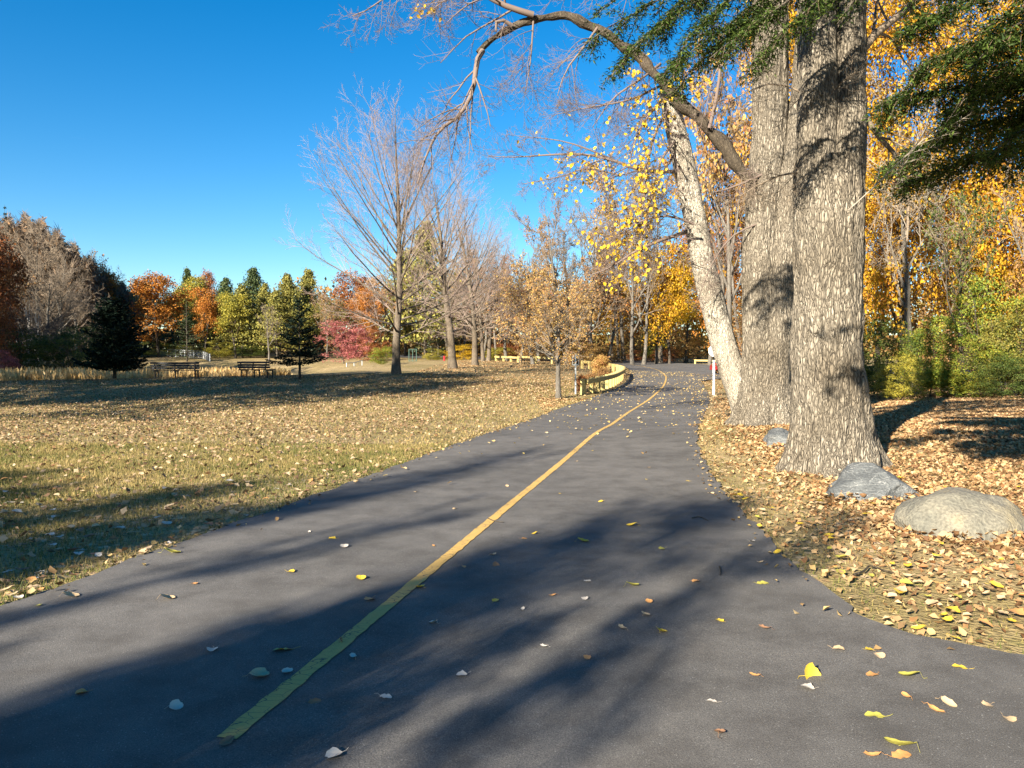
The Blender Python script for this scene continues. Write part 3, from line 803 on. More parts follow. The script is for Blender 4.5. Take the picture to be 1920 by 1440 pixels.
# ---- front cottonwood
rng = np.random.default_rng(77)
g = G(1563, 884); dA = float(g[1]) + .15
ctA = empty('cottonwood_tree', (float(g[0]), dA, float(g[2])))
tag(ctA, 'huge furrowed pale trunk standing behind the grey slate boulder, splitting in two high up', 'tree')
def local(me, o):
    me.transform(Matrix.Translation(-Vector(o.location)))
    return me
me = bark_tube('trunk', PX([(1564, 905), (1563, 870), (1560, 800), (1553, 700), (1551, 600), (1553, 480), (1555, 380), (1556, 300)], dA), [.50, .50, .50, .475, .475, .485, .49, .47], 230, 1, .042, .52, 6, .06, (.085, .45))
link('trunk', local(me, ctA), M['bark_cotton'], ctA)
for nm, pp, rr, sd in (('stem', [(1540, 560), (1533, 420), (1530, 300), (1531, 150), (1534, 0), (1536, -160), (1528, -420), (1515, -800)], [.20, .28, .285, .265, .25, .23, .17, .08], 2),
                       ('stem', [(1572, 560), (1582, 420), (1588, 300), (1591, 150), (1593, 0), (1600, -200), (1625, -460), (1660, -850)], [.22, .28, .265, .25, .235, .21, .15, .07], 3)):
    me = bark_tube(nm, PX(pp, dA), rr, 120, sd, .026, 0)
    link(nm, local(me, ctA), M['bark_cotton'], ctA)
outA = []
A = lambda *l: PX(l, dA)
limb(outA, A((1600, 120), (1640, 60), (1700, 20), (1780, -60), (1880, -160)), .07, .02, 3.0, HANG, rng, 14)
limb(outA, A((1610, 200), (1650, 262), (1690, 300), (1705, 380), (1700, 460)), .045, .012, 2.6, HANG, rng, 12)
limb(outA, A((1520, -60), (1480, -160), (1400, -300)), .09, .03, 3.5, HANG, rng, 8)
limb(outA, A((1600, -100), (1700, -260), (1800, -420)), .10, .03, 4, HANG, rng, 8)
limb(outA, A((1545, 330), (1500, 318), (1440, 335), (1380, 372)), .02, .006, 1.6, HANG, rng, 9)
limb(outA, A((1560, 240), (1510, 170), (1440, 150), (1370, 190)), .022, .006, 1.8, HANG, rng, 10)
for lv in outA: link('branch', local(lines_mesh('branch', lv[1:], (7, 4, 3, 3)), ctA), M['twig_grey'], ctA)

# ---- rear cottonwood: two stems, the leaning pale stem and the long overhead limb
g = G(1432, 795); dB = 16.6
ctB = empty('cottonwood_tree', (X(1432, dB), dB, T(X(1432, dB), dB)))
tag(ctB, 'multi-stemmed cottonwood with a whitish stem leaning out over the road', 'tree')
me = bark_tube('trunk', PX([(1432, 812), (1434, 785), (1436, 740), (1434, 690), (1428, 600), (1425, 500), (1432, 400), (1443, 300), (1445, 160), (1444, 0), (1440, -200), (1420, -500)], dB),
               [.60, .58, .52, .46, .40, .375, .38, .385, .375, .36, .30, .15], 200, 4, .042, .32, 7, .07, (.085, .45))
link('trunk', local(me, ctB), M['bark_cotton'], ctB)
me = bark_tube('stem', PX([(1446, 790), (1452, 700), (1460, 600), (1473, 480), (1480, 380), (1490, 300), (1502, 200), (1512, 100), (1518, -100), (1530, -400)], dB - .25), [.33, .30, .29, .30, .28, .25, .24, .22, .18, .10], 130, 5, .028)
link('stem', local(me, ctB), M['bark_cotton'], ctB)
me = bark_tube('stem', PX([(1404, 775), (1390, 740), (1369, 685), (1347, 610), (1318, 500), (1305, 420), (1282, 300), (1261, 220), (1249, 165), (1246, 148)], dB + .5), [.32, .30, .275, .275, .26, .255, .235, .21, .17, .05], 130, 6, .012, .1)
link('leaning_stem', local(me, ctB), M['bark_pale'], ctB)['label'] = 'whitish leaning stem with black scars'
me = bark_tube('limb', PX([(1440, 400), (1398, 330), (1360, 275), (1320, 232), (1288, 205), (1240, 150), (1195, 105), (1155, 75), (1110, 48), (1060, 30), (1010, 30), (965, 48), (930, 70), (898, 100)], dB - .1),
               [.08, .14, .13, .12, .112, .105, .102, .10, .095, .085, .08, .072, .065, .055], 44, 7, .018, 0, 5, .05, (.05, .25), 1.0, .045)
link('limb', local(me, ctB), M['bark_limb'], ctB)['label'] = 'long dark limb arching over the road'
outB = []
Bp = lambda *l: [P(l[0][0], l[0][1], dB + (.45 if l[0][0] > 1230 and l[0][0] < 1300 else -.25))] + PX(l[1:], dB - .4)
limb(outB, Bp((905, 95), (893, 112), (890, 160), (878, 192), (858, 222), (825, 240), (806, 275), (794, 305), (783, 345)), .062, .012, 3.0, HANG, rng, 18)
limb(outB, Bp((1000, 28), (940, 10), (860, -40), (760, -90)), .07, .02, 4.0, HANG, rng, 16)
limb(outB, Bp((1120, 52), (1090, 95), (1060, 130), (1045, 180)), .03, .008, 2.6, HANG, rng, 10)
limb(outB, Bp((960, 48), (930, 30), (930, 60)), .05, .02, 1.2, HANG, rng, 5)
limb(outB, Bp((1000, 40), (995, 120), (985, 170)), .022, .008, 2.6, HANG, rng, 12)
limb(outB, Bp((850, -60), (800, -30), (740, -20), (690, 20), (660, 30)), .03, .01, 2.2, HANG, rng, 12)
limb(outB, Bp((900, -60), (830, -30), (812, 40)), .025, .008, 2.6, HANG, rng, 12)
limb(outB, Bp((1265, 322), (1205, 322), (1150, 300), (1095, 288), (1030, 290), (960, 296), (915, 292)), .045, .008, 2.4, HANG, rng, 16)
limb(outB, Bp((1165, 330), (1100, 312), (1060, 330), (980, 345)), .02, .006, 1.8, HANG, rng, 10)
limb(outB, Bp((1150, 300), (1100, 278), (1050, 262), (970, 255)), .022, .006, 1.8, HANG, rng, 10)
limb(outB, Bp((1285, 435), (1235, 452), (1190, 470), (1150, 500), (1110, 515)), .05, .012, 2.0, HANG, rng, 12)
limb(outB, Bp((1250, 180), (1215, 215), (1190, 260), (1175, 330)), .04, .01, 2.6, HANG, rng, 14)
limb(outB, Bp((1255, 200), (1222, 260), (1212, 330), (1205, 400), (1180, 470)), .035, .008, 3.0, HANG, rng, 20)
limb(outB, Bp((1238, 120), (1200, 150), (1150, 180), (1110, 240)), .035, .008, 2.6, HANG, rng, 14)
limb(outB, Bp((1270, 260), (1236, 300), (1220, 380), (1190, 500)), .03, .008, 2.8, HANG, rng, 16)
limb(outB, Bp((1445, 320), (1380, 350), (1340, 360)), .035, .01, 1.4, HANG, rng, 10)
limb(outB, Bp((1330, 240), (1345, 180), (1352, 110), (1360, 40)), .045, .015, 2.2, HANG, rng, 12)
limb(outB, Bp((1440, -60), (1360, -200), (1250, -330)), .12, .03, 4, HANG, rng, 10)
limb(outB, Bp((1430, -40), (1330, -60), (1220, -90), (1100, -60), (1040, -30)), .06, .015, 3.4, HANG, rng, 22)
limb(outB, Bp((1440, 20), (1390, 60), (1340, 130), (1320, 220)), .03, .008, 2.4, HANG, rng, 16)
limb(outB, Bp((1240, 160), (1180, 190), (1110, 200), (1040, 215)), .03, .007, 2.4, HANG, rng, 18)
limb(outB, Bp((1270, 280), (1220, 360), (1160, 400), (1100, 420)), .03, .007, 2.2, HANG, rng, 16)
limb(outB, Bp((1300, 420), (1250, 400), (1180, 420), (1130, 470)), .028, .007, 2.0, HANG, rng, 16)
limb(outB, Bp((1420, 420), (1370, 440), (1330, 500), (1310, 560)), .02, .006, 1.8, HANG, rng, 12)
for lv in outB: link('branch', local(lines_mesh('branch', lv[1:], (7, 4, 3, 3)), ctB), M['twig_red'], ctB)
# yellow leaves still hanging from its twigs
C_ = []
ZONES = [(1255, 165, 30, 24, 1.), (1228, 200, 34, 34, 1.), (1300, 160, 26, 18, .7), (1212, 260, 28, 44, .9), (1205, 330, 34, 50, .9), (1198, 400, 40, 40, .8), (1188, 470, 40, 40, .7), (1150, 540, 24, 30, .5), (1150, 370, 60, 60, .35), (1110, 430, 60, 60, .3), (1090, 320, 70, 50, .25), (798, 35, 16, 20, .6), (1180, 130, 44, 36, .4)]
for lv in outB:
    for l_, per in ((lv[2], 3), (lv[3], 3), (lv[4], 2)):
        if not l_: continue
        q, _d = tips(l_, per, rng, .1)
        qx = 960 + F * q[:, 0] / q[:, 1]; qy = HORIZON - F * (q[:, 2] - CAM_Z) / q[:, 1]
        pz = np.zeros(len(q))
        for zx, zy, rx, ry, wt in ZONES: pz = np.maximum(pz, wt * np.exp(-((qx - zx) / rx) ** 2 - ((qy - zy) / ry) ** 2))
        C_.append(q[rng.uniform(size=len(q)) < pz * .23])
C_ = np.concatenate(C_); C_ = C_ + rng.normal(0, .03, C_.shape) - np.array((0, 0, .03))
fr = frames(rng.normal(0, .5, C_.shape) + np.array((-.3, -.8, .3)), rng, np.tile((0, 0, -1.), (len(C_), 1)) + rng.normal(0, .4, C_.shape))
me = scatter('leaves', C_, fr, .088 * rng.uniform(.5, 1.25, len(C_)), [LEAF6, LEAFC], rng)
link('leaves', local(me, ctB), M['yellow'], ctB)

# ---------------------------------------------------------------- bare maples along the lawn
mA = maple(101); mB = maple(102, 13.5, 4.6, 2.3, .26, .82)
KIND['maple0'] = [('trunk', lines_mesh('trunk', mA[:2], (10, 6)), 'bark_maple'), ('branches', lines_mesh('branches', mA[2:], (4, 3, 3)), 'twig_maple')]
KIND['maple1'] = [('trunk', lines_mesh('trunk', mB[:2], (10, 6)), 'bark_maple'), ('branches', lines_mesh('branches', mB[2:], (4, 3, 3)), 'twig_maple')]
def maple_at(kind, px, py, d, top, wide, label, rz):
    x, y, z = GD(px, d)
    Hh = P(px, top, d)[2] - z
    o = tree('maple_tree', kind, (x, y, z - .05), 10 * Hh / (14.2 if kind == 'maple0' else 13.2), wide, label, group='bare maples in a row on the lawn', rz=rz)
    return o
maple_at('maple0', 743, 700, 44, 212, 1.0, 'tallest and nearest bare maple, its lower trunk in dark shade', .4)
maple_at('maple1', 849, 691, 56, 300, 1.0, 'second bare maple in the row, thick trunk forking low', 1.2)
maple_at('maple1', 891, 686, 68, 380, .95, 'third bare maple in the row, slim pale trunk in sun', 3.0)
maple_at('maple0', 906, 681, 80, 420, .9, 'fourth bare maple in the row, next to the last one', 4.4)
maple_at('maple1', 916, 679, 84, 440, .85, 'last and farthest bare maple in the row', 5.3)

# ---------------------------------------------------------------- dark lawn spruces
t_, c_ = conifer(61, 10, 3.6, 2.0, 19, 8, -.10, .30, 70, .75, .32, .17)
KIND['lawn_spruce0'] = [('trunk', t_, 'bark_dark'), ('crown', c_, 'spruce')]
t_, c_ = conifer(62, 10, 3.7, 1.1, 24, 11, .05, .32, 105, .36, .40, .2)
KIND['lawn_spruce1'] = [('trunk', t_, 'bark_dark'), ('crown', c_, 'spruce')]
tpx('spruce_tree', 'lawn_spruce0', 562, 41, 560, .92, 'small open dark spruce standing between the bench and the bare maple', cat='spruce', group='spruces on the lawn')
tpx('spruce_tree', 'lawn_spruce1', 215, 42, 558, 1.08, 'dense rounded dark spruce at the edge of the reeds', cat='spruce', group='spruces on the lawn')

# ---------------------------------------------------------------- small tree beside the guardrail
o_ = bare(71, 10, .19, R(60), 18, .36, -.05, 1.15, .55, .95)
rng = np.random.default_rng(71)
c1, _d = tips(o_[3], 5, rng); c2, _d = tips(o_[4], 3, rng)
c = np.concatenate([c1, c2]); c = c + rng.normal(0, .07, c.shape)
c = c[rng.permutation(len(c))[:8000]]
lf = scatter('crown', c, frames(rng.normal(size=c.shape) + np.array((0, 0, .4)), rng), .095 * rng.uniform(.6, 1.3, len(c)), [LEAF4], rng)
KIND['crab'] = [('trunk', lines_mesh('trunk', o_[:2], (10, 6)), 'bark_grey'), ('branches', lines_mesh('branches', o_[2:], (4, 3, 3)), 'twig_grey'), ('crown', lf, 'crab')]
tpx('crab_apple_tree', 'crab', 1047, 31, 496, 1.0, 'small crooked tree with thin orange leaves beside the guardrail end', leaf='crab')

# ---------------------------------------------------------------- benches
def box(bm, sx, sy, sz, loc, rot=None):
    r = bmesh.ops.create_cube(bm, size=1)
    mt = Matrix.Translation(loc) @ (rot.to_4x4() if rot else Matrix.Identity(4)) @ Matrix.Diagonal((sx, sy, sz, 1))
    bmesh.ops.transform(bm, matrix=mt, verts=r['verts'])
    return r['verts']
def bmobj(name, bm, mat, parent=None, bev=0):
    if bev: bmesh.ops.bevel(bm, geom=bm.edges[:], offset=bev, segments=1, affect='EDGES', clamp_overlap=True)
    me = bpy.data.meshes.new(name); bm.to_mesh(me); bm.free()
    return link(name, me, mat, parent)
def bench(px, d, rz, wdt, label):
    o = empty('park_bench', GD(px, d), rz)
    tag(o, label, 'bench', 'benches facing the reeds')
    til = Matrix.Rotation(R(-12), 3, 'X')
    for kx in (-1, 0, 1):
        bm = bmesh.new(); xx = kx * (wdt / 2 - .22)
        box(bm, .06, .06, .46, (xx, -.16, .21)); box(bm, .06, .50, .05, (xx, .02, .415)); box(bm, .06, .06, .44, (xx, .22, .20))
        bmobj('leg', bm, M['wood_dark'], o, .006)
        bm = bmesh.new(); box(bm, .055, .045, .46, (xx, -.27, .64), til); bmobj('back_support', bm, M['wood_dark'], o, .005)
    for j in range(4):
        bm = bmesh.new(); box(bm, wdt, .105, .038, (0, -.15 + j * .125, .462)); bmobj('seat_slat', bm, M['wood_dark'], o, .006)
    for j in range(3):
        bm = bmesh.new(); box(bm, wdt, .035, .10, (0, -.195 - j * .030, .57 + j * .135), til); bmobj('back_slat', bm, M['wood_dark'], o, .006)
    return o
bench(331, 41.2, R(3), 2.55, 'dark slatted bench between the dense spruce and the other bench')
bench(481, 41.4, R(-24), 2.2, 'dark slatted bench turned slightly, beside the small open spruce')

# ---------------------------------------------------------------- guardrails
def guardrail(pts, h, label, post_step=1.5, first=None, beam=.20, thick=.12):
    p = resample(np.array([q[:2] for q in pts], float), .1)
    s = np.r_[0, np.cumsum(np.linalg.norm(np.diff(p, axis=0), axis=1))]
    n = max(2, int(round(s[-1] / post_step)) + 1)
    tt = np.linspace(0, s[-1], n)
    q = np.stack([np.interp(tt, s, p[:, 0]), np.interp(tt, s, p[:, 1])], 1)
    z = terrain(q[:, 0], q[:, 1])
    o = empty('guardrail', (q[0, 0], q[0, 1], z[0])); tag(o, label, 'guardrail', 'timber guardrails')
    for i in range(n):
        d = q[min(i + 1, n - 1)] - q[max(i - 1, 0)]; a = math.atan2(d[1], d[0])
        nrmv = np.array((math.sin(a), -math.cos(a)))
        off = -(thick / 2 + .095)
        bm = bmesh.new(); ww = .24 if i == 0 and first else .19
        box(bm, ww, .19, h + .25, (0, 0, h / 2 - .12), Matrix.Rotation(a, 3, 'Z'))
        po = bmobj('post', bm, M['wood'], o, .012)
        po.location = (q[i, 0] + nrmv[0] * off - q[0, 0], q[i, 1] + nrmv[1] * off - q[0, 1], z[i] - z[0])
        if i < n - 1:
            e = q[i + 1] - q[i]; l = float(np.linalg.norm(e)); a2 = math.atan2(e[1], e[0]); sl = math.atan2(z[i + 1] - z[i], l)
            bm = bmesh.new(); box(bm, l - .012, thick, beam, (0, 0, 0), Matrix.Rotation(a2, 3, 'Z') @ Matrix.Rotation(-sl, 3, 'Y'))
            b = bmobj('rail_beam', bm, M['wood'], o, .012)
            mid = (q[i] + q[i + 1]) / 2
            b.location = (mid[0] - q[0, 0], mid[1] - q[0, 1], (z[i] + z[i + 1]) / 2 - z[0] + h - beam / 2 - .02)
    return o
rp = [G(1100, 741), G(1128, 735), G(1154, 726), G(1168, 716), G(1172, 709), G(1170, 703)]
guardrail(rp + [np.array((rp[-1][0] - .9, rp[-1][1] + 5, 0)), np.array((rp[-1][0] - 2.2, rp[-1][1] + 8, 0))], .70, 'yellowish timber guardrail curving along the road bend', 1.25, True)
guardrail([GD(972, 78), GD(1000, 78), GD(1034, 77)], .72, 'pale timber guardrail on the far side of the lawn behind the small crooked tree', 1.7)
guardrail([GD(928, 84), GD(950, 82), GD(969, 80)], .6, 'low dark guardrail in shade under the bare maples', 1.7)
guardrail([GD(1303, 92), GD(1345, 91), GD(1390, 90)], .55, 'low guardrail along the far verge past the road junction', 2.0)
guardrail([GD(655, 112), GD(700, 112)], .7, 'distant timber guardrail glimpsed behind the red bush', 2.2)
guardrail([GD(797, 104), GD(812, 104)], .7, 'short timber barrier between the far pine trunks', 1.2)

# ---------------------------------------------------------------- signs
g = G(1079, 740)
o = empty('sign_post', tuple(g)); tag(o, 'slim metal signpost with a small sign seen from behind, beside the guardrail end', 'sign')
bm = bmesh.new(); box(bm, .05, .012, 1.75, (0, 0, .85)); box(bm, .012, .035, 1.75, (-.026, .012, .85)); box(bm, .012, .035, 1.75, (.026, .012, .85)); bmobj('post', bm, M['metal'], o)
bm = bmesh.new(); box(bm, .30, .008, .42, (0, .03, 1.47)); bmobj('sign_panel', bm, M['metal'], o, .003)
bm = bmesh.new(); box(bm, .22, .006, .34, (.01, .0215, 1.47)); bmobj('sign_back', bm, M['wood_dark'], o)
g = G(1338, 742)
o = empty('sign_post', tuple(g)); tag(o, 'white post with a small white and red sign half hidden by the leaning stem', 'sign')
bm = bmesh.new(); box(bm, .085, .085, 1.55, (0, 0, .75)); bmobj('post', bm, M['white'], o, .008)
bm = bmesh.new(); box(bm, .05, .05, .35, (0, 0, 1.62)); bmobj('bracket', bm, M['wood_dark'], o)
bm = bmesh.new()
v = [bm.verts.new((math.cos(R(22.5 + 45 * i)) * .26, -.05, 1.93 + math.sin(R(22.5 + 45 * i)) * .27)) for i in range(8)]
f = bm.faces.new(v); r = bmesh.ops.extrude_face_region(bm, geom=[f]); bmesh.ops.translate(bm, verts=[e for e in r['geom'] if isinstance(e, bmesh.types.BMVert)], vec=(0, .012, 0))
bmesh.ops.recalc_face_normals(bm, faces=bm.faces[:])
sp_ = bmobj('sign_panel', bm, M['white'], o)
bm = bmesh.new(); box(bm, .24, .004, .09, (.07, -.055, 1.93)); bmobj('red_band', bm, M['redpaint'], sp_)

# ---------------------------------------------------------------- red car beyond the junction
def car(loc, rz):
    o = empty('parked_car', loc, rz); tag(o, 'small red car parked beyond the junction, mostly hidden by the leaning stem', 'car')
    prof = [(-2.0, .35), (-2.05, .75), (-1.85, .92), (-1.35, 1.36), (-.9, 1.46), (.25, 1.45), (.95, 1.02), (1.75, .88), (2.02, .70), (2.05, .35)]
    bm = bmesh.new()
    rows = []
    for y, k in ((-.84, .0), (-.80, 1), (.80, 1), (.84, .0)):
        rows.append([bm.verts.new((x, y * (.86 if z > 1.1 else 1), z if k or z < .9 else z - .02)) for x, z in prof])
    for a, b in zip(rows, rows[1:]):
        for i in range(len(prof) - 1): bm.faces.new((a[i], a[i + 1], b[i + 1], b[i]))
        bm.faces.new((a[-1], a[0], b[0], b[-1]))
    bm.faces.new(rows[0][::-1]); bm.faces.new(rows[-1])
    bmesh.ops.recalc_face_normals(bm, faces=bm.faces[:])
    body = bmobj('body', bm, M['redpaint'], o, .03)
    for s in (-1, 1):
        bm = bmesh.new(); v = [bm.verts.new((x, s * .80, z)) for x, z in ((-1.45, .98), (-1.2, 1.33), (.2, 1.38), (.78, 1.02))]
        f = bm.faces.new(v); r = bmesh.ops.extrude_face_region(bm, geom=[f]); bmesh.ops.translate(bm, verts=[e for e in r['geom'] if isinstance(e, bmesh.types.BMVert)], vec=(0, -s * .1, 0))
        bmobj('side_window', bm, M['glass'], o)
        for wx in (-1.3, 1.3):
            bm = bmesh.new(); bmesh.ops.create_cone(bm, cap_ends=True, segments=20, radius1=.32, radius2=.32, depth=.2)
            bmesh.ops.transform(bm, matrix=Matrix.Translation((wx, s * .78, .32)) @ Matrix.Rotation(R(90), 4, 'X'), verts=bm.verts)
            wo = bmobj('wheel', bm, M['black'], o)
            bm = bmesh.new(); bmesh.ops.create_cone(bm, cap_ends=True, segments=14, radius1=.18, radius2=.18, depth=.22)
            bmesh.ops.transform(bm, matrix=Matrix.Translation((wx, s * .78, .32)) @ Matrix.Rotation(R(90), 4, 'X'), verts=bm.verts)
            bmobj('rim', bm, M['metal'], wo)
        bm = bmesh.new(); box(bm, .06, .28, .12, (-2.03, s * .6, .74)); bmobj('tail_light', bm, M['redpaint'], o, .01)
    bm = bmesh.new(); box(bm, .5, 1.28, .02, (-1.62, 0, 1.155), Matrix.Rotation(R(-41), 3, 'Y')); bmobj('rear_window', bm, M['glass'], o)
    bm = bmesh.new(); box(bm, .7, 1.28, .02, (.62, 0, 1.245), Matrix.Rotation(R(31), 3, 'Y')); bmobj('windscreen', bm, M['glass'], o)
    return o
x, y, z = GD(1383, 60)
car((x, y, z + .03), R(172))

# ---------------------------------------------------------------- small things across the pond and lawn
def post_fence(pts, h, label, name='chain_link_fence', mat='metal', cell=.35):
    q = np.array(pts); o = empty(name, tuple(q[0])); tag(o, label, 'fence')
    for a, b in zip(q, q[1:]):
        pass
    for a in q:
        bm = bmesh.new(); bmesh.ops.create_cone(bm, cap_ends=True, segments=7, radius1=.045, radius2=.045, depth=h)
        p_ = bmobj('post', bm, M[mat], o); p_.location = tuple(a - q[0] + np.array((0, 0, h / 2)))
    lines = []
    for a, b in zip(q, q[1:]):
        for zz in (h - .03, .06): 
            bm = bmesh.new(); d = b - a; l = float(np.linalg.norm(d))
            bmesh.ops.create_cone(bm, cap_ends=True, segments=6, radius1=.03, radius2=.03, depth=l)
            r_ = bmobj('top_rail' if zz > .5 else 'bottom_rail', bm, M[mat], o)
            r_.rotation_euler = Vector(d).to_track_quat('Z', 'Y').to_euler(); r_.location = tuple((a + b) / 2 - q[0] + np.array((0, 0, zz)))
        n = int(np.linalg.norm(b - a) / cell * 2)
        for i in range(n):
            t = i / n; t2 = min(1, t + h / np.linalg.norm(b - a))
            for z0, z1 in ((0.05, h - .05), (h - .05, .05)):
                lines.append((np.array([a + (b - a) * t - q[0] + (0, 0, z0), a + (b - a) * t2 - q[0] + (0, 0, z0 + (z1 - z0) * (t2 - t) / (h / np.linalg.norm(b - a)))]), np.array((.012, .012))))
    link('wire_mesh', tubes('wire_mesh', lines, 3), M[mat], o)
    return o
post_fence([GD(315, 99), GD(330, 98.5), GD(347, 98), GD(364, 97), GD(382, 96), GD(394, 92)], .95, 'pale wire mesh fence on the far bank below the orange tree')
post_fence([GD(650, 66), GD(664, 68), GD(679, 71)], .8, 'low metal railing beside the red bush', 'handrail', 'metal', 3)
post_fence([GD(767, 92), GD(774, 92), GD(781, 92)], 1.5, 'tall dark green fence panel behind the nearest bare maple', 'mesh_fence', 'green_metal', .2)
x, y, z = GD(833, 92)
o = empty('red_post', (x, y, z)); tag(o, 'tiny short red post far off between the first two bare maples', 'post')
for nm, r1, r2, dp, zz in (('barrel', .11, .10, .46, .23), ('flange', .15, .15, .05, .04), ('bonnet', .12, .04, .14, .53)):
    bm = bmesh.new(); bmesh.ops.create_cone(bm, cap_ends=True, segments=12, radius1=r1, radius2=r2, depth=dp)
    c_ = bmobj(nm, bm, M['redpaint'], o); c_.location = (0, 0, zz)
bm = bmesh.new(); box(bm, .32, .09, .09, (0, 0, .36)); bmobj('nozzle', bm, M['redpaint'], o, .03)

# ---------------------------------------------------------------- boulders
def rockmat(name, a, b, c, veins):
    m, N, L, B = nmat(name)
    tc = N.new('ShaderNodeTexCoord').outputs['Object']
    n1 = tex(N, L, 'Noise', 2.2, tc, Detail=8.0); n2 = tex(N, L, 'Noise', 38, tc, Detail=6.0)
    r = ramp(N, [(.32, a), (.52, b), (.7, c)]); L.new(n1.outputs[0], r.inputs[0])
    sp = ramp(N, [(.3, (.6, .6, .6)), (.55, (1, 1, 1)), (.75, (1.3, 1.3, 1.25))]); L.new(n2.outputs[0], sp.inputs[0])
    c_ = mixc(N, L, 1.0, r.outputs[0], sp.outputs[0], 'MULTIPLY')
    h = n2.outputs[0]
    if veins:
        mp = N.new('ShaderNodeMapping'); mp.inputs['Scale'].default_value = (1.8, 2.4, 8); mp.inputs['Rotation'].default_value = (.2, .35, .3); L.new(tc, mp.inputs[0])
        nd = tex(N, L, 'Noise', 2.4, mp.outputs[0], Detail=5.0)
        v = tex(N, L, 'Voronoi', 1.7, mixc(N, L, .6, mp.outputs[0], nd.outputs['Color'], 'ADD'), feature='DISTANCE_TO_EDGE')
        vr = ramp(N, [(.002, (.55, .55, .55)), (.014, (0, 0, 0))]); L.new(v.outputs[0], vr.inputs[0])
        c_ = mixc(N, L, vr.outputs[0], c_, (.48, .47, .43))
    L.new(c_, B.inputs['Base Color']); B.inputs['Roughness'].default_value = .75 if veins else .9
    bp = N.new('ShaderNodeBump'); bp.inputs['Strength'].default_value = 1.0; bp.inputs['Distance'].default_value = .045
    L.new(mixc(N, L, .4, n1.outputs[0], h), bp.inputs['Height']); L.new(bp.outputs[0], B.inputs['Normal'])
    return m
def boulder(name, loc, dim, seed, mat, label, rz=0, facet=0, tilt=0):
    bm = bmesh.new(); bmesh.ops.create_icosphere(bm, subdivisions=5, radius=1)
    rs = random.Random(seed)
    pl_ = [(Vector((rs.uniform(-1, 1), rs.uniform(-1, 1), rs.uniform(-.2, 1))).normalized(), rs.uniform(.60, .88)) for _ in range(facet)]
    o3 = Vector((seed * 3.7, seed * 1.3, 0))
    for v in bm.verts:
        p = v.co.copy()
        for n_, d_ in pl_:
            k_ = p.dot(n_) - d_
            if k_ > 0: p -= n_ * k_ * .985
        p *= 1 + .13 * mnoise.noise(p * 1.6 + o3) + .05 * mnoise.noise(p * 4 + o3) + .018 * mnoise.noise(p * 11 + o3) + (.012 * mnoise.noise(Vector((p.x * 3, p.y * 3, p.z * 26)) + o3) if facet else 0)
        v.co = Vector((p.x * dim[0], p.y * dim[1], p.z * dim[2]))
    me = bpy.data.meshes.new(name); bm.to_mesh(me); bm.free()
    me.polygons.foreach_set('use_smooth', np.ones(len(me.polygons), bool))
    o = link(name, me, mat); o.location = loc; o.rotation_euler = (tilt, 0, rz)
    return tag(o, label, 'boulder', 'boulders edging the verge')
slate = rockmat('slate_rock', (.062, .066, .066), (.10, .106, .104), (.15, .155, .148), True)
tanrock = rockmat('tan_rock', (.12, .115, .09), (.18, .162, .12), (.27, .22, .125), False)
g = G(1668, 942); boulder('boulder', (g[0], g[1] + .40, g[2] + .06), (.60, .46, .34), 3, slate, 'angular slate-grey boulder with white veins at the foot of the big trunk', R(-12), 14)
g = G(1850, 1014); boulder('boulder', (g[0], g[1] + .42, g[2] + .0), (.62, .50, .40), 8, tanrock, 'rounded tan boulder half buried in dry leaves', R(8), 1)
g = G(1482, 843); boulder('boulder', (g[0], g[1] + .35, g[2] + .12), (.44, .40, .22), 5, slate, 'low grey-green slab of rock half hidden behind the big trunk', R(10), 14)

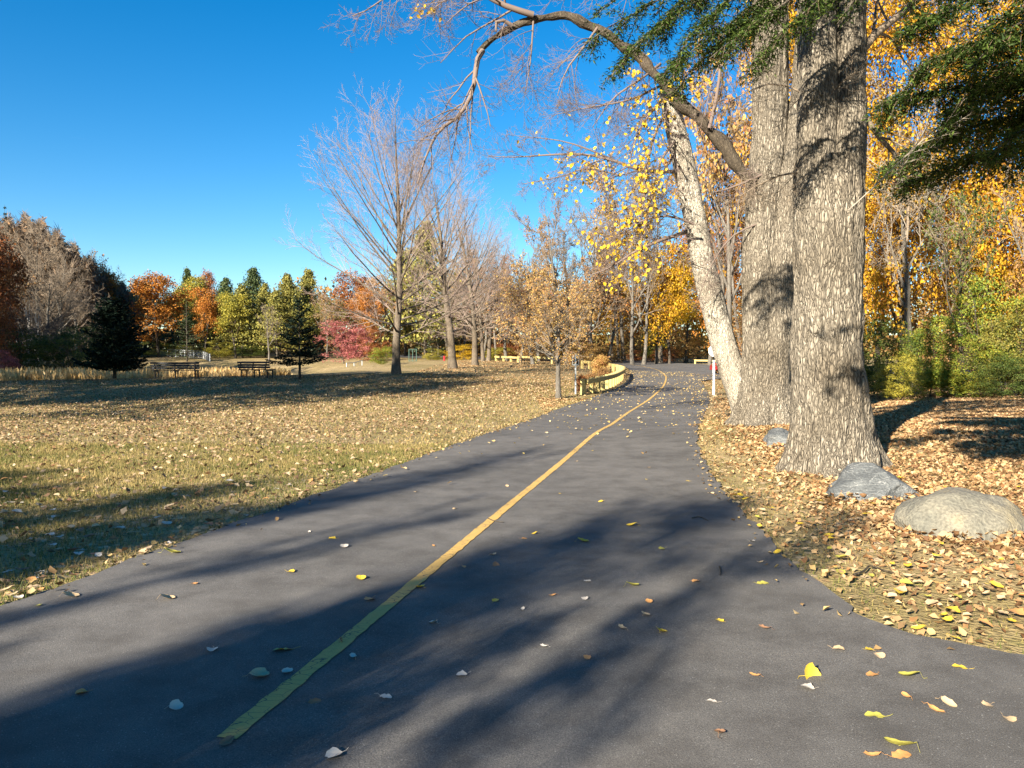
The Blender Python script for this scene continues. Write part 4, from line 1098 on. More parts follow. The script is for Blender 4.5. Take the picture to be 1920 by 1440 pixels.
# ---------------------------------------------------------------- hemlock reaching in from the right
rng = np.random.default_rng(88)
class Hem:
    def __init__(self, hx, hy, hz, label):
        self.tr = np.array((hx, hy, T(hx, hy)))
        self.o = empty('hemlock_tree', tuple(self.tr)); tag(self.o, label, 'hemlock', 'hemlocks at the right road edge')
        self.w = [(self.tr + np.array([(0, 0, -.1), (0, 0, hz * .3), (.1, 0, hz * .6), (0, 0, hz)]), np.array((.34, .27, .19, .03)))]
        self.tw, self.C, self.D, self.N, self.S = [], [], [], [], []
    def bough(self, pts, half, ntw, npt, ns=.058, r0=.03):
        p = resample(np.array(pts, float), .12); k = len(p)
        self.w.append((p, np.linspace(r0, .006, k)))
        for j in range(ntw):
            t = rng.uniform(.12, 1) ** .8; i = min(k - 2, int(t * (k - 1)))
            d = nrm(p[i + 1] - p[i]); s = nrm(np.cross(d, (0, 0, 1.))) * (1 if j % 2 else -1)
            l = half * (1 - .62 * t) * rng.uniform(.45, 1.2)
            q, qr = shoot(p[i], d * .55 + s * .85 + np.array((0, 0, rng.normal(-.1, .3))), l, .006, .002, 4, -.8, .11, rng)
            self.tw.append((q, qr))
            n = max(6, int(npt * l / half * (2.6 if ns < .06 else 1)))
            f = rng.uniform(.05, 1, n) * 4 - 1e-6; ii = f.astype(int); f = f - ii
            c = q[ii] * (1 - f)[:, None] + q[ii + 1] * f[:, None]; dd = nrm(q[ii + 1] - q[ii])
            sd = nrm(np.cross(dd, (0, 0, 1.)) + rng.normal(0, .4, (n, 3))) * rng.choice((-1, 1), n)[:, None]
            o_ = rng.uniform(.0, .12, n)[:, None]
            self.C.append(c + sd * o_ + dd * o_ * .5); self.D.append(dd * .6 + sd * .8 + rng.normal(0, .2, (n, 3))); self.N.append(np.array((0, 0, 1.)) + rng.normal(0, .6, (n, 3)))
            self.S.append(ns * rng.uniform(.55, 1.3, n))
    def px(self, lst, z0, **kw):
        self.bough([self.tr + (0, 0, z0)] + [P(*a) for a in lst], **kw)
    def done(self):
        C, D, Nn, Sz = (np.concatenate(a) for a in (self.C, self.D, self.N, self.S))
        tm = (np.array([(-.5, 0, 0), (.0, -.5, 0), (.0, .6, 0), (.5, 0, 0)]) * np.array((.30, 1, 1)), [np.array([(0, 3, 2)])])
        tm[0][[0, 3], 1] = -.45
        link('trunk', local(lines_mesh('trunk', [self.w], (7,)), self.o), M['bark_dark'], self.o)
        link('twigs', local(tubes('twigs', self.tw, 3), self.o), M['twig_brown'], self.o)
        link('crown', local(scatter('crown', C, frames(Nn, rng, D), Sz, [tm], rng), self.o), M['hemlock'], self.o)
h1 = Hem(7.4, 8.0, 15, 'dark hemlock boughs hanging into view from the right and above')
bpx = h1.px
V_ = dict(half=.95, ntw=140, npt=62)
bpx([(1960, 150, 8.3), (1840, 160, 8.6), (1730, 175, 8.8), (1640, 195, 9.0)], 5.0, **V_)
bpx([(1970, 205, 8.0), (1860, 225, 8.4), (1750, 260, 8.7), (1650, 320, 8.9)], 4.6, **V_)
bpx([(1980, 260, 8.6), (1880, 280, 8.9), (1780, 310, 9.2), (1690, 345, 9.4)], 4.2, **V_)
bpx([(1990, 110, 7.6), (1900, 120, 7.8), (1820, 180, 8.0), (1760, 240, 8.2)], 5.4, **V_)
bpx([(1960, 10, 7.6), (1880, 30, 7.8), (1820, 70, 8.0), (1770, 130, 8.2)], 6.2, half=.6, ntw=40, npt=40)
bpx([(1980, -60, 8.6), (1860, -20, 8.8), (1740, 30, 9.0), (1640, 100, 9.2)], 6.6, half=.5, ntw=26, npt=36)
bpx([(2000, 230, 7.4), (1930, 235, 7.5), (1880, 265, 7.6), (1840, 310, 7.7)], 4.4, half=.6, ntw=70, npt=55)
bpx([(2000, 180, 7.8), (1930, 190, 7.9), (1850, 205, 8.0), (1790, 240, 8.1)], 4.8, half=.7, ntw=70, npt=55)
bpx([(1990, 60, 7.8), (1900, 60, 8.0), (1800, 90, 8.2), (1700, 140, 8.4)], 5.8, **V_)
bpx([(1990, -20, 8.0), (1890, -10, 8.2), (1780, 20, 8.4), (1680, 60, 8.6)], 6.3, half=.7, ntw=90, npt=60)
bpx([(2000, 20, 7.4), (1930, 30, 7.5), (1870, 70, 7.6), (1820, 130, 7.7)], 6.0, half=.7, ntw=90, npt=60)
bpx([(1980, -90, 8.4), (1880, -70, 8.6), (1780, -40, 8.8), (1700, -10, 9.0)], 6.8, half=.7, ntw=80, npt=60)
W_ = dict(half=.82, ntw=130, npt=62)
bpx([(1700, -260, 9.4), (1500, -70, 9.8), (1380, 40, 10.0), (1290, 100, 10.1), (1235, 145, 10.2)], 8.4, **W_)
bpx([(1650, -300, 9.8), (1420, -90, 10.2), (1270, 20, 10.4), (1190, 80, 10.5), (1160, 125, 10.5)], 8.8, **W_)
bpx([(1720, -220, 8.8), (1560, -60, 9.0), (1460, 15, 9.2), (1390, 60, 9.3), (1330, 110, 9.4)], 8.0, **W_)
bpx([(1600, -300, 9.6), (1360, -110, 9.8), (1230, -40, 9.9), (1150, 0, 10.0), (1110, 35, 10.0)], 9.0, half=.6, ntw=70, npt=55)
bpx([(1760, -160, 8.4), (1660, -60, 8.6), (1600, 0, 8.7), (1570, 45, 8.8)], 7.4, half=.45, ntw=34, npt=40)
bpx([(1700, -240, 9.0), (1480, -80, 9.3), (1330, 30, 9.5), (1280, 80, 9.6), (1258, 150, 9.6)], 8.2, **W_)
bpx([(1640, -280, 9.6), (1400, -60, 10.0), (1250, 40, 10.2), (1180, 100, 10.3), (1140, 150, 10.3)], 8.9, **W_)
bpx([(1700, -240, 9.4), (1480, -20, 9.8), (1370, 60, 10.0), (1300, 125, 10.1), (1265, 175, 10.1)], 8.5, **W_)
bpx([(1740, -200, 8.8), (1580, -40, 9.0), (1500, 30, 9.1), (1440, 85, 9.2), (1400, 130, 9.2)], 7.9, **W_)
bpx([(1600, -320, 9.8), (1350, -70, 10.2), (1220, 10, 10.4), (1140, 50, 10.5), (1095, 85, 10.5)], 9.2, **W_)
for j in range(40):                          # the rest of its crown, above the frame
    z0 = 6.5 + j * .2 + rng.uniform(0, .2); a = rng.uniform(0, 6.28); l = 3.2 * (1 - (z0 - 5) / 11) * rng.uniform(.7, 1.1)
    e = np.array((math.cos(a), math.sin(a), 0))
    if z0 < 8.5 and (e[0] < -.2 or e[1] > .5): continue
    h1.bough([h1.tr + (0, 0, z0), h1.tr + (0, 0, z0 + .15) + e * l * .5, h1.tr + (0, 0, z0 - .35) + e * l], .8, 16, 22, .15)
h1.done(); hem = h1.o
h2 = Hem(5.8, 2.4, 15, 'hemlock just outside the view on the right whose boughs shade the verge')
for j in range(34):
    z0 = 5.6 + j * .22 + rng.uniform(0, .2); a = rng.uniform(0, 6.28); l = 3.6 * (1 - (z0 - 5.4) / 11) * rng.uniform(.7, 1.1)
    e = np.array((math.cos(a), math.sin(a), 0))
    if e[1] > .55 and z0 < 7.5: continue
    h2.bough([h2.tr + (0, 0, z0), h2.tr + (0, 0, z0 + .15) + e * l * .5, h2.tr + (0, 0, z0 - .3) + e * l], .95, 20, 26, .17)
h2.bough([h2.tr + (0, 0, 5.8), np.array((3.2, 4.0, 6.0)), np.array((.4, 5.0, 5.1))], .7, 22, 30, .14)
h2.bough([h2.tr + (0, 0, 5.4), np.array((4.2, 4.0, 5.6)), np.array((2.0, 4.6, 4.9))], .9, 26, 30, .14)
h2.bough([h2.tr + (0, 0, 6.0), np.array((2.8, 3.2, 5.9)), np.array((.0, 4.1, 4.9))], .8, 70, 46, .17)
for q in ((1.4, 3.4, 4.9), (1.8, 4.0, 4.9), (1.2, 2.6, 5.0), (2.0, 2.6, 4.8), (1.6, 4.6, 5.3), (2.2, 3.2, 5.4), (3.0, 4.2, 5.8), (3.4, 5.2, 6.2), (2.6, 5.4, 5.6), (3.8, 3.6, 5.0), (3.2, 4.8, 5.2)):
    e_ = np.array(q); h2.bough([h2.tr + (0, 0, q[2] + .6), (h2.tr + e_) / 2 + np.array((0, 0, q[2] * .5 + .4)), e_], 1.1, 110, 50, .20)
h2.done()
# dead pale branch tangle in front of the hemlock
dl = []
DC = [None, dict(n=13, t0=.25, ang=R(34), ratio=.42, seg=5, up=.05, wob=.10, tip=.3, rr=.6, fall=.3, rmin=.006, flat=1),
      dict(n=5, t0=.3, ang=R(38), ratio=.5, seg=4, up=.1, wob=.14, tip=.4, rr=.7, rmin=.005), dict(n=0, t0=0, ang=0, ratio=0, seg=3, up=.1, wob=.16, tip=.5, rmin=.004)]
limb(dl, PX([(1590, 395), (1640, 350), (1690, 300), (1735, 255), (1790, 235)], 8.0), .007, .004, 1.2, DC, rng, 16)
link('dead_branch', local(lines_mesh('dead_branch', dl[0][1:], (5, 3, 3)), hem), M['dead'], hem)

# ---------------------------------------------------------------- trees behind, each its own thing
HALF_ = dict(leafy0=3.3, leafy1=3.9, leafy2=2.7, leafy3=3.5, bare0=3.6, bare1=4.0, bare2=3.2, sparse0=3.6, sparse1=3.6, sparse2=3.6, spruce0=2.5, spruce1=2.9, pine0=2.4, pine1=2.9, pine2=2.1, fine=3.6, fine2=3.4, bush0=4.5, bush1=4.2, bush2=3.6)
for i, a in enumerate([(81, 10, 4.5, .6), (82, 10, 4.2, .8), (83, 10, 3.6, .5)]):
    o_, c_ = broadleaf(a[0], a[1], a[2], a[3], 240, 44, .19, .36, 22, .10)
    t_, b_ = wood_mesh(o_)
    KIND['bush%d' % i] = [('stems', t_, 'bark_dark'), ('branches', b_, 'twig_brown'), ('crown', c_, None)]
o_, c_ = broadleaf(85, 10, 5.0, .2, 130, 34, .50, .8, 14, .10)
t_, b_ = wood_mesh(o_)
KIND['tuft'] = [('stems', t_, 'bark_dark'), ('branches', b_, 'twig_brown'), ('crown', c_, None)]
for nm, sd, hf in (('fine', 91, 3.6), ('fine2', 92, 3.4)):
    o_, c_ = broadleaf(sd, 10, hf, 1.2, 900, 38, .10, .25, 20, .15)
    t_, b_ = wood_mesh(o_)
    KIND[nm] = [('trunk', t_, 'bark_dark'), ('branches', b_, 'twig_brown'), ('crown', c_, None)]

def tw(name, kind, px, d, top, wpx, label, **kw):
    x, y, z = GD(px, d)
    Hh = (P(px, top, d)[2] - z) * 10 / khalf(kind)[1]
    wide = wpx * d / F / 2 / (khalf(kind)[0] * Hh / 10)
    return tree(name, kind, (x, y, z - .05), Hh, wide, label, **kw)
GL = 'dim wood on the left hillside'; GF = 'trees on the far bank'; GC = 'trees beyond the bend'; GR = 'trees behind the big trunks'
for a in [  # left hillside wood
    ('oak_tree', 'leafy2', -12, 66, 432, 110, 'red-brown oak cut by the left edge of the view', dict(leaf='rust', group=GL)),
    ('spruce_tree', 'spruce0', 14, 90, 388, 60, 'pointed dark spruce rising highest at the upper left of the wood', dict(group=GL)),
    ('bare_tree', 'dense0', 68, 86, 402, 150, 'tallest rounded bare grey crown in the hillside wood', dict(group=GL)),
    ('bare_tree', 'dense1', 118, 84, 436, 130, 'bare grey tree stepping down beside the tallest crown', dict(group=GL)),
    ('bare_tree', 'sparse0', 35, 74, 440, 150, 'bare tree with a few tan leaves near the left edge', dict(leaf='brown', group=GL)),
    ('bare_tree', 'dense0', 95, 74, 485, 150, 'dense bare tree in the middle of the hillside wood', dict(group=GL)),
    ('bare_tree', 'sparse1', 160, 100, 468, 110, 'thin tree with tan leaf remnants on the hillside slope', dict(leaf='brown', group=GL)),
    ('oak_tree', 'leafy0', 188, 104, 496, 80, 'orange-brown oak at the foot of the hillside skyline', dict(leaf='orange', group=GL)),
    ('bare_tree', 'dense1', 140, 84, 505, 150, 'wide bare tree with pale sprawling limbs above the dense spruce', dict(group=GL)),
    ('bare_tree', 'bare0', 208, 108, 488, 70, 'fine bare tree sticking up where the hillside meets the far bank', dict(group=GL)),
    ('birch_tree', 'bare2', 52, 70, 520, 70, 'white-stemmed birch in the shade, the left of two', dict(bark='bark_birch', group=GL)),
    ('birch_tree', 'bare2', 70, 71, 540, 60, 'white-stemmed birch in the shade, the right of two', dict(bark='bark_birch', group=GL, rz=2.0)),
    ('oak_tree', 'leafy3', 5, 62, 560, 110, 'dim red-brown low tree at the far left', dict(leaf='rust', group=GL)),
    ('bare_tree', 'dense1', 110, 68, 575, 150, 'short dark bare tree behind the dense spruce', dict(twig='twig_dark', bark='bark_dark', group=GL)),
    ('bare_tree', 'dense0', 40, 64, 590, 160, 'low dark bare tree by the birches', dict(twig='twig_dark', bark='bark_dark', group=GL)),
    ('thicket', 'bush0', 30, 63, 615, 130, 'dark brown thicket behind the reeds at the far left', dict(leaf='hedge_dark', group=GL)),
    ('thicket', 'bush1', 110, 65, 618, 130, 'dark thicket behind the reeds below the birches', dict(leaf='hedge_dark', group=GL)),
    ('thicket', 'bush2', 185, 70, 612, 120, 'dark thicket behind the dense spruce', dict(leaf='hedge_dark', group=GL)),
    ('red_bush', 'bush2', 12, 60, 655, 50, 'small dark red bush in the shade at the far left', dict(leaf='red', group=GL)),
    # far bank
    ('oak_tree', 'leafy1', 240, 112, 524, 90, 'pinkish-brown tree behind the orange oak', dict(leaf='brown', group=GF)),
    ('oak_tree', 'leafy0', 298, 97, 511, 112, 'bright orange oak with a full rounded crown on the far bank', dict(leaf='orange', group=GF)),
    ('oak_tree', 'leafy1', 262, 108, 522, 70, 'yellow-brown tree peeping over the left of the orange oak', dict(leaf='crab', group=GF)),
    ('pine_tree', 'pine2', 353, 120, 504, 46, 'green pine tip rising right of the orange oak', dict(group=GF)),
    ('tree', 'leafy2', 362, 112, 518, 60, 'yellow-green tree between the orange oak and a red crown', dict(leaf='yolive', group=GF)),
    ('oak_tree', 'leafy0', 392, 116, 507, 52, 'small red-orange crown on the far skyline', dict(leaf='rust', group=GF)),
    ('spruce_tree', 'spruce1', 351, 92, 562, 62, 'green spruce standing before the orange trees on the far bank', dict(leaf='pine', group=GF)),
    ('oak_tree', 'leafy2', 385, 98, 540, 58, 'slim orange tree right of the green spruce', dict(leaf='orange', group=GF)),
    ('pine_tree', 'pine1', 425, 106, 522, 76, 'green pine with a rounded top on the far bank', dict(group=GF)),
    ('tree', 'leafy2', 442, 98, 552, 64, 'yellow-green tree with loose foliage on the far bank', dict(leaf='yolive', group=GF)),
    ('pine_tree', 'pine0', 476, 112, 503, 66, 'tallest dark pine of the far bank', dict(leaf='pine', group=GF)),
    ('pine_tree', 'pine1', 498, 104, 532, 66, 'olive pine just right of the tallest dark pine', dict(leaf='pine_olive', group=GF)),
    ('bare_tree', 'bare0', 505, 92, 566, 56, 'pale bare tree at the edge of the far lawn', dict(group=GF)),
    ('pine_tree', 'pine1', 540, 108, 514, 76, 'broad olive-gold pine left of the small open spruce', dict(leaf='pine_olive', group=GF)),
    ('pine_tree', 'pine0', 578, 112, 505, 60, 'olive pine tip just left of the nearest bare maple', dict(leaf='pine_olive', group=GF)),
    ('bare_tree', 'sparse1', 612, 100, 540, 80, 'thin brown tree behind the left limbs of the nearest maple', dict(leaf='brown', group=GF)),
    ('oak_tree', 'leafy0', 663, 112, 508, 84, 'red-orange oak behind the nearest bare maple', dict(leaf='rust', group=GF)),
    ('oak_tree', 'leafy2', 690, 104, 540, 60, 'orange-brown tree right behind the nearest maple trunk', dict(leaf='orange', group=GF)),
    ('tree', 'leafy2', 560, 120, 535, 60, 'yellow-green crown between olive pines', dict(leaf='yolive', group=GF)),
    ('yellow_bush', 'bush0', 412, 98, 638, 60, 'bright yellow-green bush at the edge of the far lawn', dict(leaf='yolive', group=GF)),
    ('green_bush', 'bush1', 325, 100, 642, 80, 'olive bush behind the wire mesh fence', dict(leaf='yolive', group=GF)),
    ('green_bush', 'bush1', 470, 100, 645, 70, 'low dark green bush on the far bank below the pines', dict(leaf='hedge_dark', group=GF)),
    ('green_bush', 'bush2', 260, 96, 640, 80, 'dark bush below the left side of the orange oak', dict(leaf='hedge_dark', group=GF)),
    ('red_maple', 'bush1', 645, 80, 598, 96, 'low spreading bush with pinkish red leaves left of the bare maple', dict(leaf='red')),
    ('orange_bush', 'bush0', 700, 96, 612, 70, 'orange bush just right of the pinkish red one', dict(leaf='rust')),
    ('green_bush', 'bush1', 718, 72, 648, 50, 'green bush beside the nearest maple trunk', dict(leaf='hedge')),
    ('pine_tree', 'pine1', 798, 100, 418, 130, 'big grey-green conifer behind the first two bare maples', dict(leaf='pine_olive', group=GF)),
    ('pine_tree', 'pine0', 760, 112, 470, 90, 'olive conifer behind the nearest maple trunk', dict(leaf='pine_olive', group=GF)),
    ('pine_tree', 'spruce1', 822, 104, 585, 90, 'low dark green conifer between the first two maple trunks', dict(leaf='pine', group=GF)),
    ('bare_tree', 'sparse2', 870, 108, 470, 110, 'brown-leaved thin tree behind the second maple', dict(leaf='crab', group=GC)),
    ('bare_tree', 'sparse0', 930, 100, 470, 110, 'pinkish-brown thin tree behind the last maples', dict(leaf='rust', group=GC)),
    ('green_bush', 'bush0', 812, 96, 652, 40, 'bright green bush far off between the first two maple trunks', dict(leaf='yolive', group=GC)),
    ('yellow_bush', 'bush0', 862, 98, 645, 60, 'yellow bush far off behind the second maple trunk', dict(leaf='yellow', group=GC)),
    ('green_bush', 'bush1', 935, 92, 650, 60, 'yellow-green bush behind the last maples', dict(leaf='yolive', group=GC)),
    # beyond the bend
    ('bare_tree', 'sparse1', 905, 92, 490, 130, 'pinkish thin-leaved tree behind the third maple', dict(leaf='rust', group=GC)),
    ('bare_tree', 'sparse2', 950, 86, 500, 150, 'rust-tinted thin tree behind the low dark guardrail', dict(leaf='crab', group=GC)),
    ('bare_tree', 'sparse1', 1000, 74, 495, 150, 'orange-tinted twiggy tree close behind the small crooked tree', dict(leaf='crab', group=GC)),
    ('bare_tree', 'sparse2', 1085, 80, 480, 160, 'tan twiggy tree behind the small signpost', dict(leaf='brown', group=GC)),
    ('bare_tree', 'sparse0', 1140, 90, 470, 150, 'orange-brown twiggy tree above the guardrail bend', dict(leaf='orange', group=GC)),
    ('yellow_tree', 'leafy3', 1100, 104, 540, 110, 'yellow-brown tree filling the gap behind the signpost', dict(leaf='crab', group=GC)),
    ('orange_tree', 'leafy1', 1040, 106, 545, 130, 'orange-brown rounded tree low behind the small crooked tree', dict(leaf='crab', group=GC)),
    ('orange_tree', 'leafy0', 985, 112, 540, 120, 'rust rounded tree low behind the pale guardrail', dict(leaf='rust', group=GC)),
    ('orange_tree', 'leafy1', 1310, 100, 400, 140, 'orange-gold high crown left of the leaning stem', dict(leaf='orange', group=GC)),
    ('yellow_tree', 'leafy0', 1255, 90, 500, 90, 'yellow tree just right of the pair of grey trunks', dict(leaf='yellow', group=GC)),
    ('pine_tree', 'pine1', 455, 100, 535, 90, 'olive-green pine between the yellow-green trees on the far bank', dict(leaf='pine_olive', group=GF)),
    ('pine_tree', 'pine1', 520, 98, 545, 90, 'olive pine behind the pale bare tree', dict(leaf='pine_olive', group=GF)),
    ('tree', 'leafy1', 335, 106, 540, 90, 'yellow-brown tree behind the green spruce of the far bank', dict(leaf='yolive', group=GF)),
    ('tree', 'leafy3', 410, 104, 548, 80, 'olive-yellow tree behind the slim orange one', dict(leaf='yolive', group=GF)),
    ('tree', 'leafy1', 600, 106, 560, 110, 'brown-olive tree behind the small open spruce', dict(leaf='olive', group=GF)),
    ('tree', 'leafy1', 730, 108, 520, 110, 'brown tree behind the nearest maple trunk', dict(leaf='brown', group=GF)),
    ('tree', 'leafy3', 840, 112, 500, 120, 'olive-brown tree behind the second maple', dict(leaf='olive', group=GF)),
    ('bare_tree', 'sparse1', 975, 78, 478, 120, 'reddish thin-leaved tree left of the small crooked tree', dict(leaf='crab', group=GC)),
    ('bare_tree', 'sparse0', 1010, 88, 400, 130, 'tall bare tree with tan leaf remnants above the small crooked tree', dict(leaf='brown', group=GC)),
    ('bare_tree', 'dense1', 1060, 92, 385, 150, 'tall bare tree with dark forked limbs behind the small crooked tree', dict(group=GC, bark='bark_dark')),
    ('bare_tree', 'dense0', 1110, 84, 370, 150, 'tall pale-trunked bare tree just left of the bend', dict(group=GC)),
    ('bare_tree', 'bare2', 1186, 84, 300, 130, 'left of a pair of straight grey trunks at the bend', dict(group=GC)),
    ('bare_tree', 'bare2', 1206, 85, 290, 130, 'right of a pair of straight grey trunks at the bend', dict(group=GC, rz=1.1)),
    ('bare_tree', 'bare1', 1238, 92, 330, 140, 'leaning dark trunk right of the pair at the bend', dict(group=GC, bark='bark_dark')),
    ('yellow_tree', 'leafy2', 1150, 100, 520, 90, 'orange-yellow tree behind the guardrail bend', dict(leaf='gold', group=GC)),
    ('yellow_tree', 'leafy0', 1285, 96, 480, 110, 'golden yellow tree showing left of the leaning stem', dict(leaf='yellow', group=GC)),
    ('orange_tree', 'leafy3', 1240, 104, 540, 120, 'orange tree behind the straight trunks at the bend', dict(leaf='orange', group=GC)),
    ('orange_tree', 'leafy1', 1190, 112, 560, 120, 'yellow-brown tree low behind the pair of grey trunks', dict(leaf='crab', group=GC)),
    ('bare_tree', 'sparse2', 1160, 96, 420, 110, 'thin tree with tan leaves behind the hanging yellow leaves', dict(leaf='brown', group=GC)),
    ('orange_tree', 'sparse1', 1330, 84, 360, 150, 'orange thin-leaved tree behind the leaning stem', dict(leaf='orange', group=GC)),
    ('orange_tree', 'leafy1', 1350, 76, 470, 110, 'orange-gold tree between the leaning stem and the main stem', dict(leaf='orange', group=GC)),
    ('bare_tree', 'sparse0', 1395, 70, 250, 170, 'tall rust-leaved tree seen in the gap beside the leaning stem', dict(leaf='rust', group=GC)),
    ('orange_bush', 'bush0', 1095, 78, 640, 70, 'orange-brown bush left of the bend', dict(leaf='crab', group=GC)),
    ('yellow_bush', 'bush1', 1080, 84, 640, 60, 'yellow bush behind the small signpost', dict(leaf='gold', group=GC)),
    ('orange_bush', 'bush1', 1150, 92, 645, 70, 'rust bush behind the guardrail at the bend', dict(leaf='crab', group=GC)),
    ('red_bush', 'bush1', 1250, 94, 650, 60, 'red-tinged bush on the far verge', dict(leaf='rust', group=GC)),
    ('yellow_bush', 'bush2', 1290, 97, 618, 70, 'tall yellow-brown bush on the far verge', dict(leaf='crab', group=GC)),
    ('green_bush', 'bush2', 1225, 96, 620, 50, 'dark green bush beside the pair of grey trunks', dict(leaf='hedge', group=GC)),
    ('orange_bush', 'bush0', 1200, 100, 655, 60, 'low rust bush between the grey trunks and the red-tinged bush', dict(leaf='rust', group=GC)),
    ('orange_bush', 'bush0', 1010, 94, 640, 90, 'orange-brown bush behind the pale guardrail', dict(leaf='crab', group=GC)),
    ('orange_bush', 'bush1', 955, 100, 642, 90, 'rust-brown bush behind the last maples', dict(leaf='rust', group=GC)),
    ('low_shrub', 'tuft', 1124, 54, 664, 40, 'trimmed brown shrub behind the guardrail', dict(leaf='crab', group='shrubs inside the guardrail bend')),
    ('low_shrub', 'tuft', 1091, 34.5, 700, 26, 'rust-coloured shrub right beside the guardrail end', dict(leaf='rust', group='shrubs inside the guardrail bend')),
    ('low_shrub', 'tuft', 1112, 40, 698, 44, 'low orange-brown shrub behind the guardrail posts', dict(leaf='brown', group='shrubs inside the guardrail bend')),
    ('low_shrub', 'tuft', 1138, 46, 688, 40, 'low tan shrub deepest in the guardrail bend', dict(leaf='brown', group='shrubs inside the guardrail bend')),
    ('bare_tree', 'sparse0', 1170, 97, 300, 170, 'tall twiggy bare tree behind the hanging yellow leaves', dict(leaf='crab', twig='twig_brown', group=GC)),
    ('bare_tree', 'sparse1', 1366, 46, 190, 300, 'tall thin golden-leaved tree just behind the leaning stem', dict(leaf='gold', twig='twig_brown', group=GC)),
    ('bare_tree', 'sparse2', 1372, 42, 60, 260, 'very tall thin rust-leaved tree in the gap left of the main stem', dict(leaf='crab', twig='twig_brown', group=GC)),
    ('golden_maple', 'fine2', 1500, 44, -80, 240, 'golden foliage seen in the gap between the big trunks', dict(leaf='gold', group=GR)),
    ('bare_tree', 'dense1', 1045, 80, 330, 170, 'wide bare crown above the small crooked tree', dict(twig='twig_brown', group=GC)),
    ('yellow_tree', 'leafy1', 1230, 88, 450, 120, 'golden crown low behind the pair of grey trunks', dict(leaf='gold', group=GC)),
    # right-hand wood
    ('golden_maple', 'fine', 1690, 34, -60, 330, 'golden-orange maple glowing right behind the big trunk', dict(leaf='gold', group=GR)),
    ('golden_maple', 'fine2', 1860, 38, -40, 330, 'golden maple at the upper right behind the hemlock', dict(leaf='gold', group=GR)),
    ('orange_tree', 'leafy1', 1780, 44, 250, 260, 'orange-brown tree deeper in the right wood', dict(leaf='orange', group=GR)),
    ('orange_tree', 'leafy3', 1900, 46, 300, 220, 'orange tree at the right edge of the wood', dict(leaf='orange', group=GR)),
    ('bare_tree', 'bare2', 1912, 30, 60, 240, 'grey smooth trunk at the right edge with bare twigs', dict(group=GR)),
    ('bare_tree', 'bare1', 1712, 31, 120, 240, 'pale bare tree with drooping twigs right of the big trunk', dict(twig='dead', group=GR)),
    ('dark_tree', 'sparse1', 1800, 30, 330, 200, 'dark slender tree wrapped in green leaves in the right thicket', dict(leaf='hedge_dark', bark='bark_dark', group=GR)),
    ('orange_tree', 'leafy2', 1640, 48, 280, 160, 'orange-brown tree close beside the big trunk', dict(leaf='orange', group=GR)),
    ('shrub', 'bush0', 1660, 29, 600, 130, 'dark green shrub right beside the big trunk', dict(leaf='hedge_dark', group='shrubs of the right thicket')),
    ('shrub', 'bush1', 1690, 26.5, 660, 96, 'yellow-leaved low shrub at the thicket edge', dict(leaf='yolive', group='shrubs of the right thicket')),
    ('shrub', 'bush2', 1745, 28.5, 590, 120, 'green shrub under the pale drooping twigs', dict(leaf='hedge', group='shrubs of the right thicket')),
    ('shrub', 'bush0', 1800, 28, 630, 150, 'broad green shrub in the middle of the thicket edge', dict(leaf='hedge', group='shrubs of the right thicket')),
    ('shrub', 'bush1', 1850, 29, 510, 140, 'tall lime-green shrub toward the right of the thicket', dict(leaf='hedge', group='shrubs of the right thicket')),
    ('shrub', 'bush2', 1905, 28, 560, 130, 'grey-green shrub at the right edge of the thicket', dict(leaf='olive', group='shrubs of the right thicket')),
    ('shrub', 'bush1', 1880, 26.5, 660, 110, 'low dark green shrub at the lower right of the thicket', dict(leaf='hedge_dark', group='shrubs of the right thicket')),
    ('shrub', 'bush0', 1780, 34, 470, 160, 'tall brownish shrub at the back of the thicket', dict(leaf='brown', group='shrubs of the right thicket')),
    ('shrub', 'bush2', 1960, 29, 480, 150, 'brown shrub cut by the right edge', dict(leaf='brown', group='shrubs of the right thicket')),
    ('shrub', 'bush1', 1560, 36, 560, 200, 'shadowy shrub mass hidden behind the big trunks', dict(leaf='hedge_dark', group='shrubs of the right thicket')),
    ('shrub', 'bush0', 1400, 58, 560, 120, 'brown shrub behind the leaning stem', dict(leaf='brown', group='shrubs of the right thicket')),
    ('shrub', 'bush2', 1480, 60, 500, 160, 'rust shrub behind the rear cottonwood', dict(leaf='rust', group='shrubs of the right thicket')),
]:
    nm, kd, px, d, top, wpx, lab, kw = a
    cat = 'bush' if 'bush' in kd or kd == 'tuft' else ('spruce' if 'spruce' in nm else 'pine' if 'pine' in nm else 'tree')
    tw(nm, kd, px, d, top, wpx, lab, cat=cat, **kw)

# far woodland that reads as one mass
rng = np.random.default_rng(9)
n = 100000
aa = rng.uniform(-42, 44, n); dd = rng.uniform(118, 160, n)
xx = np.tan(np.radians(aa)) * dd; yy = dd
hh = 9 + 2.0 * np.sin(xx * .11 + 1) * np.sin(xx * .043) + 1.2 * np.sin(xx * .31 + dd * .1) + .8 * np.sin(xx * .83 + dd * .31) + rng.normal(0, .5, n)
hh = hh + 3.5 / (1 + np.exp(-(aa - 4) * .6))
low = rng.uniform(size=n) < .33
hh = np.where(low, 3.5, hh)
zz = terrain(xx, yy) + hh * rng.uniform(0, 1, n) ** .85
c = np.stack([xx, yy, zz], 1)
tag(link('woodland', scatter('woodland', c, frames(rng.normal(size=c.shape) + np.array((-.3, -.6, .4)), rng), rng.uniform(.35, .9, n), [LEAF4], rng), leafmat('leaf_woodland', [(.10, .075, .03), (.20, .12, .045), (.26, .15, .04), (.13, .13, .035), (.30, .13, .03)])),
    'distant autumn woodland closing the view behind all the trees', 'woodland', None, 'stuff')

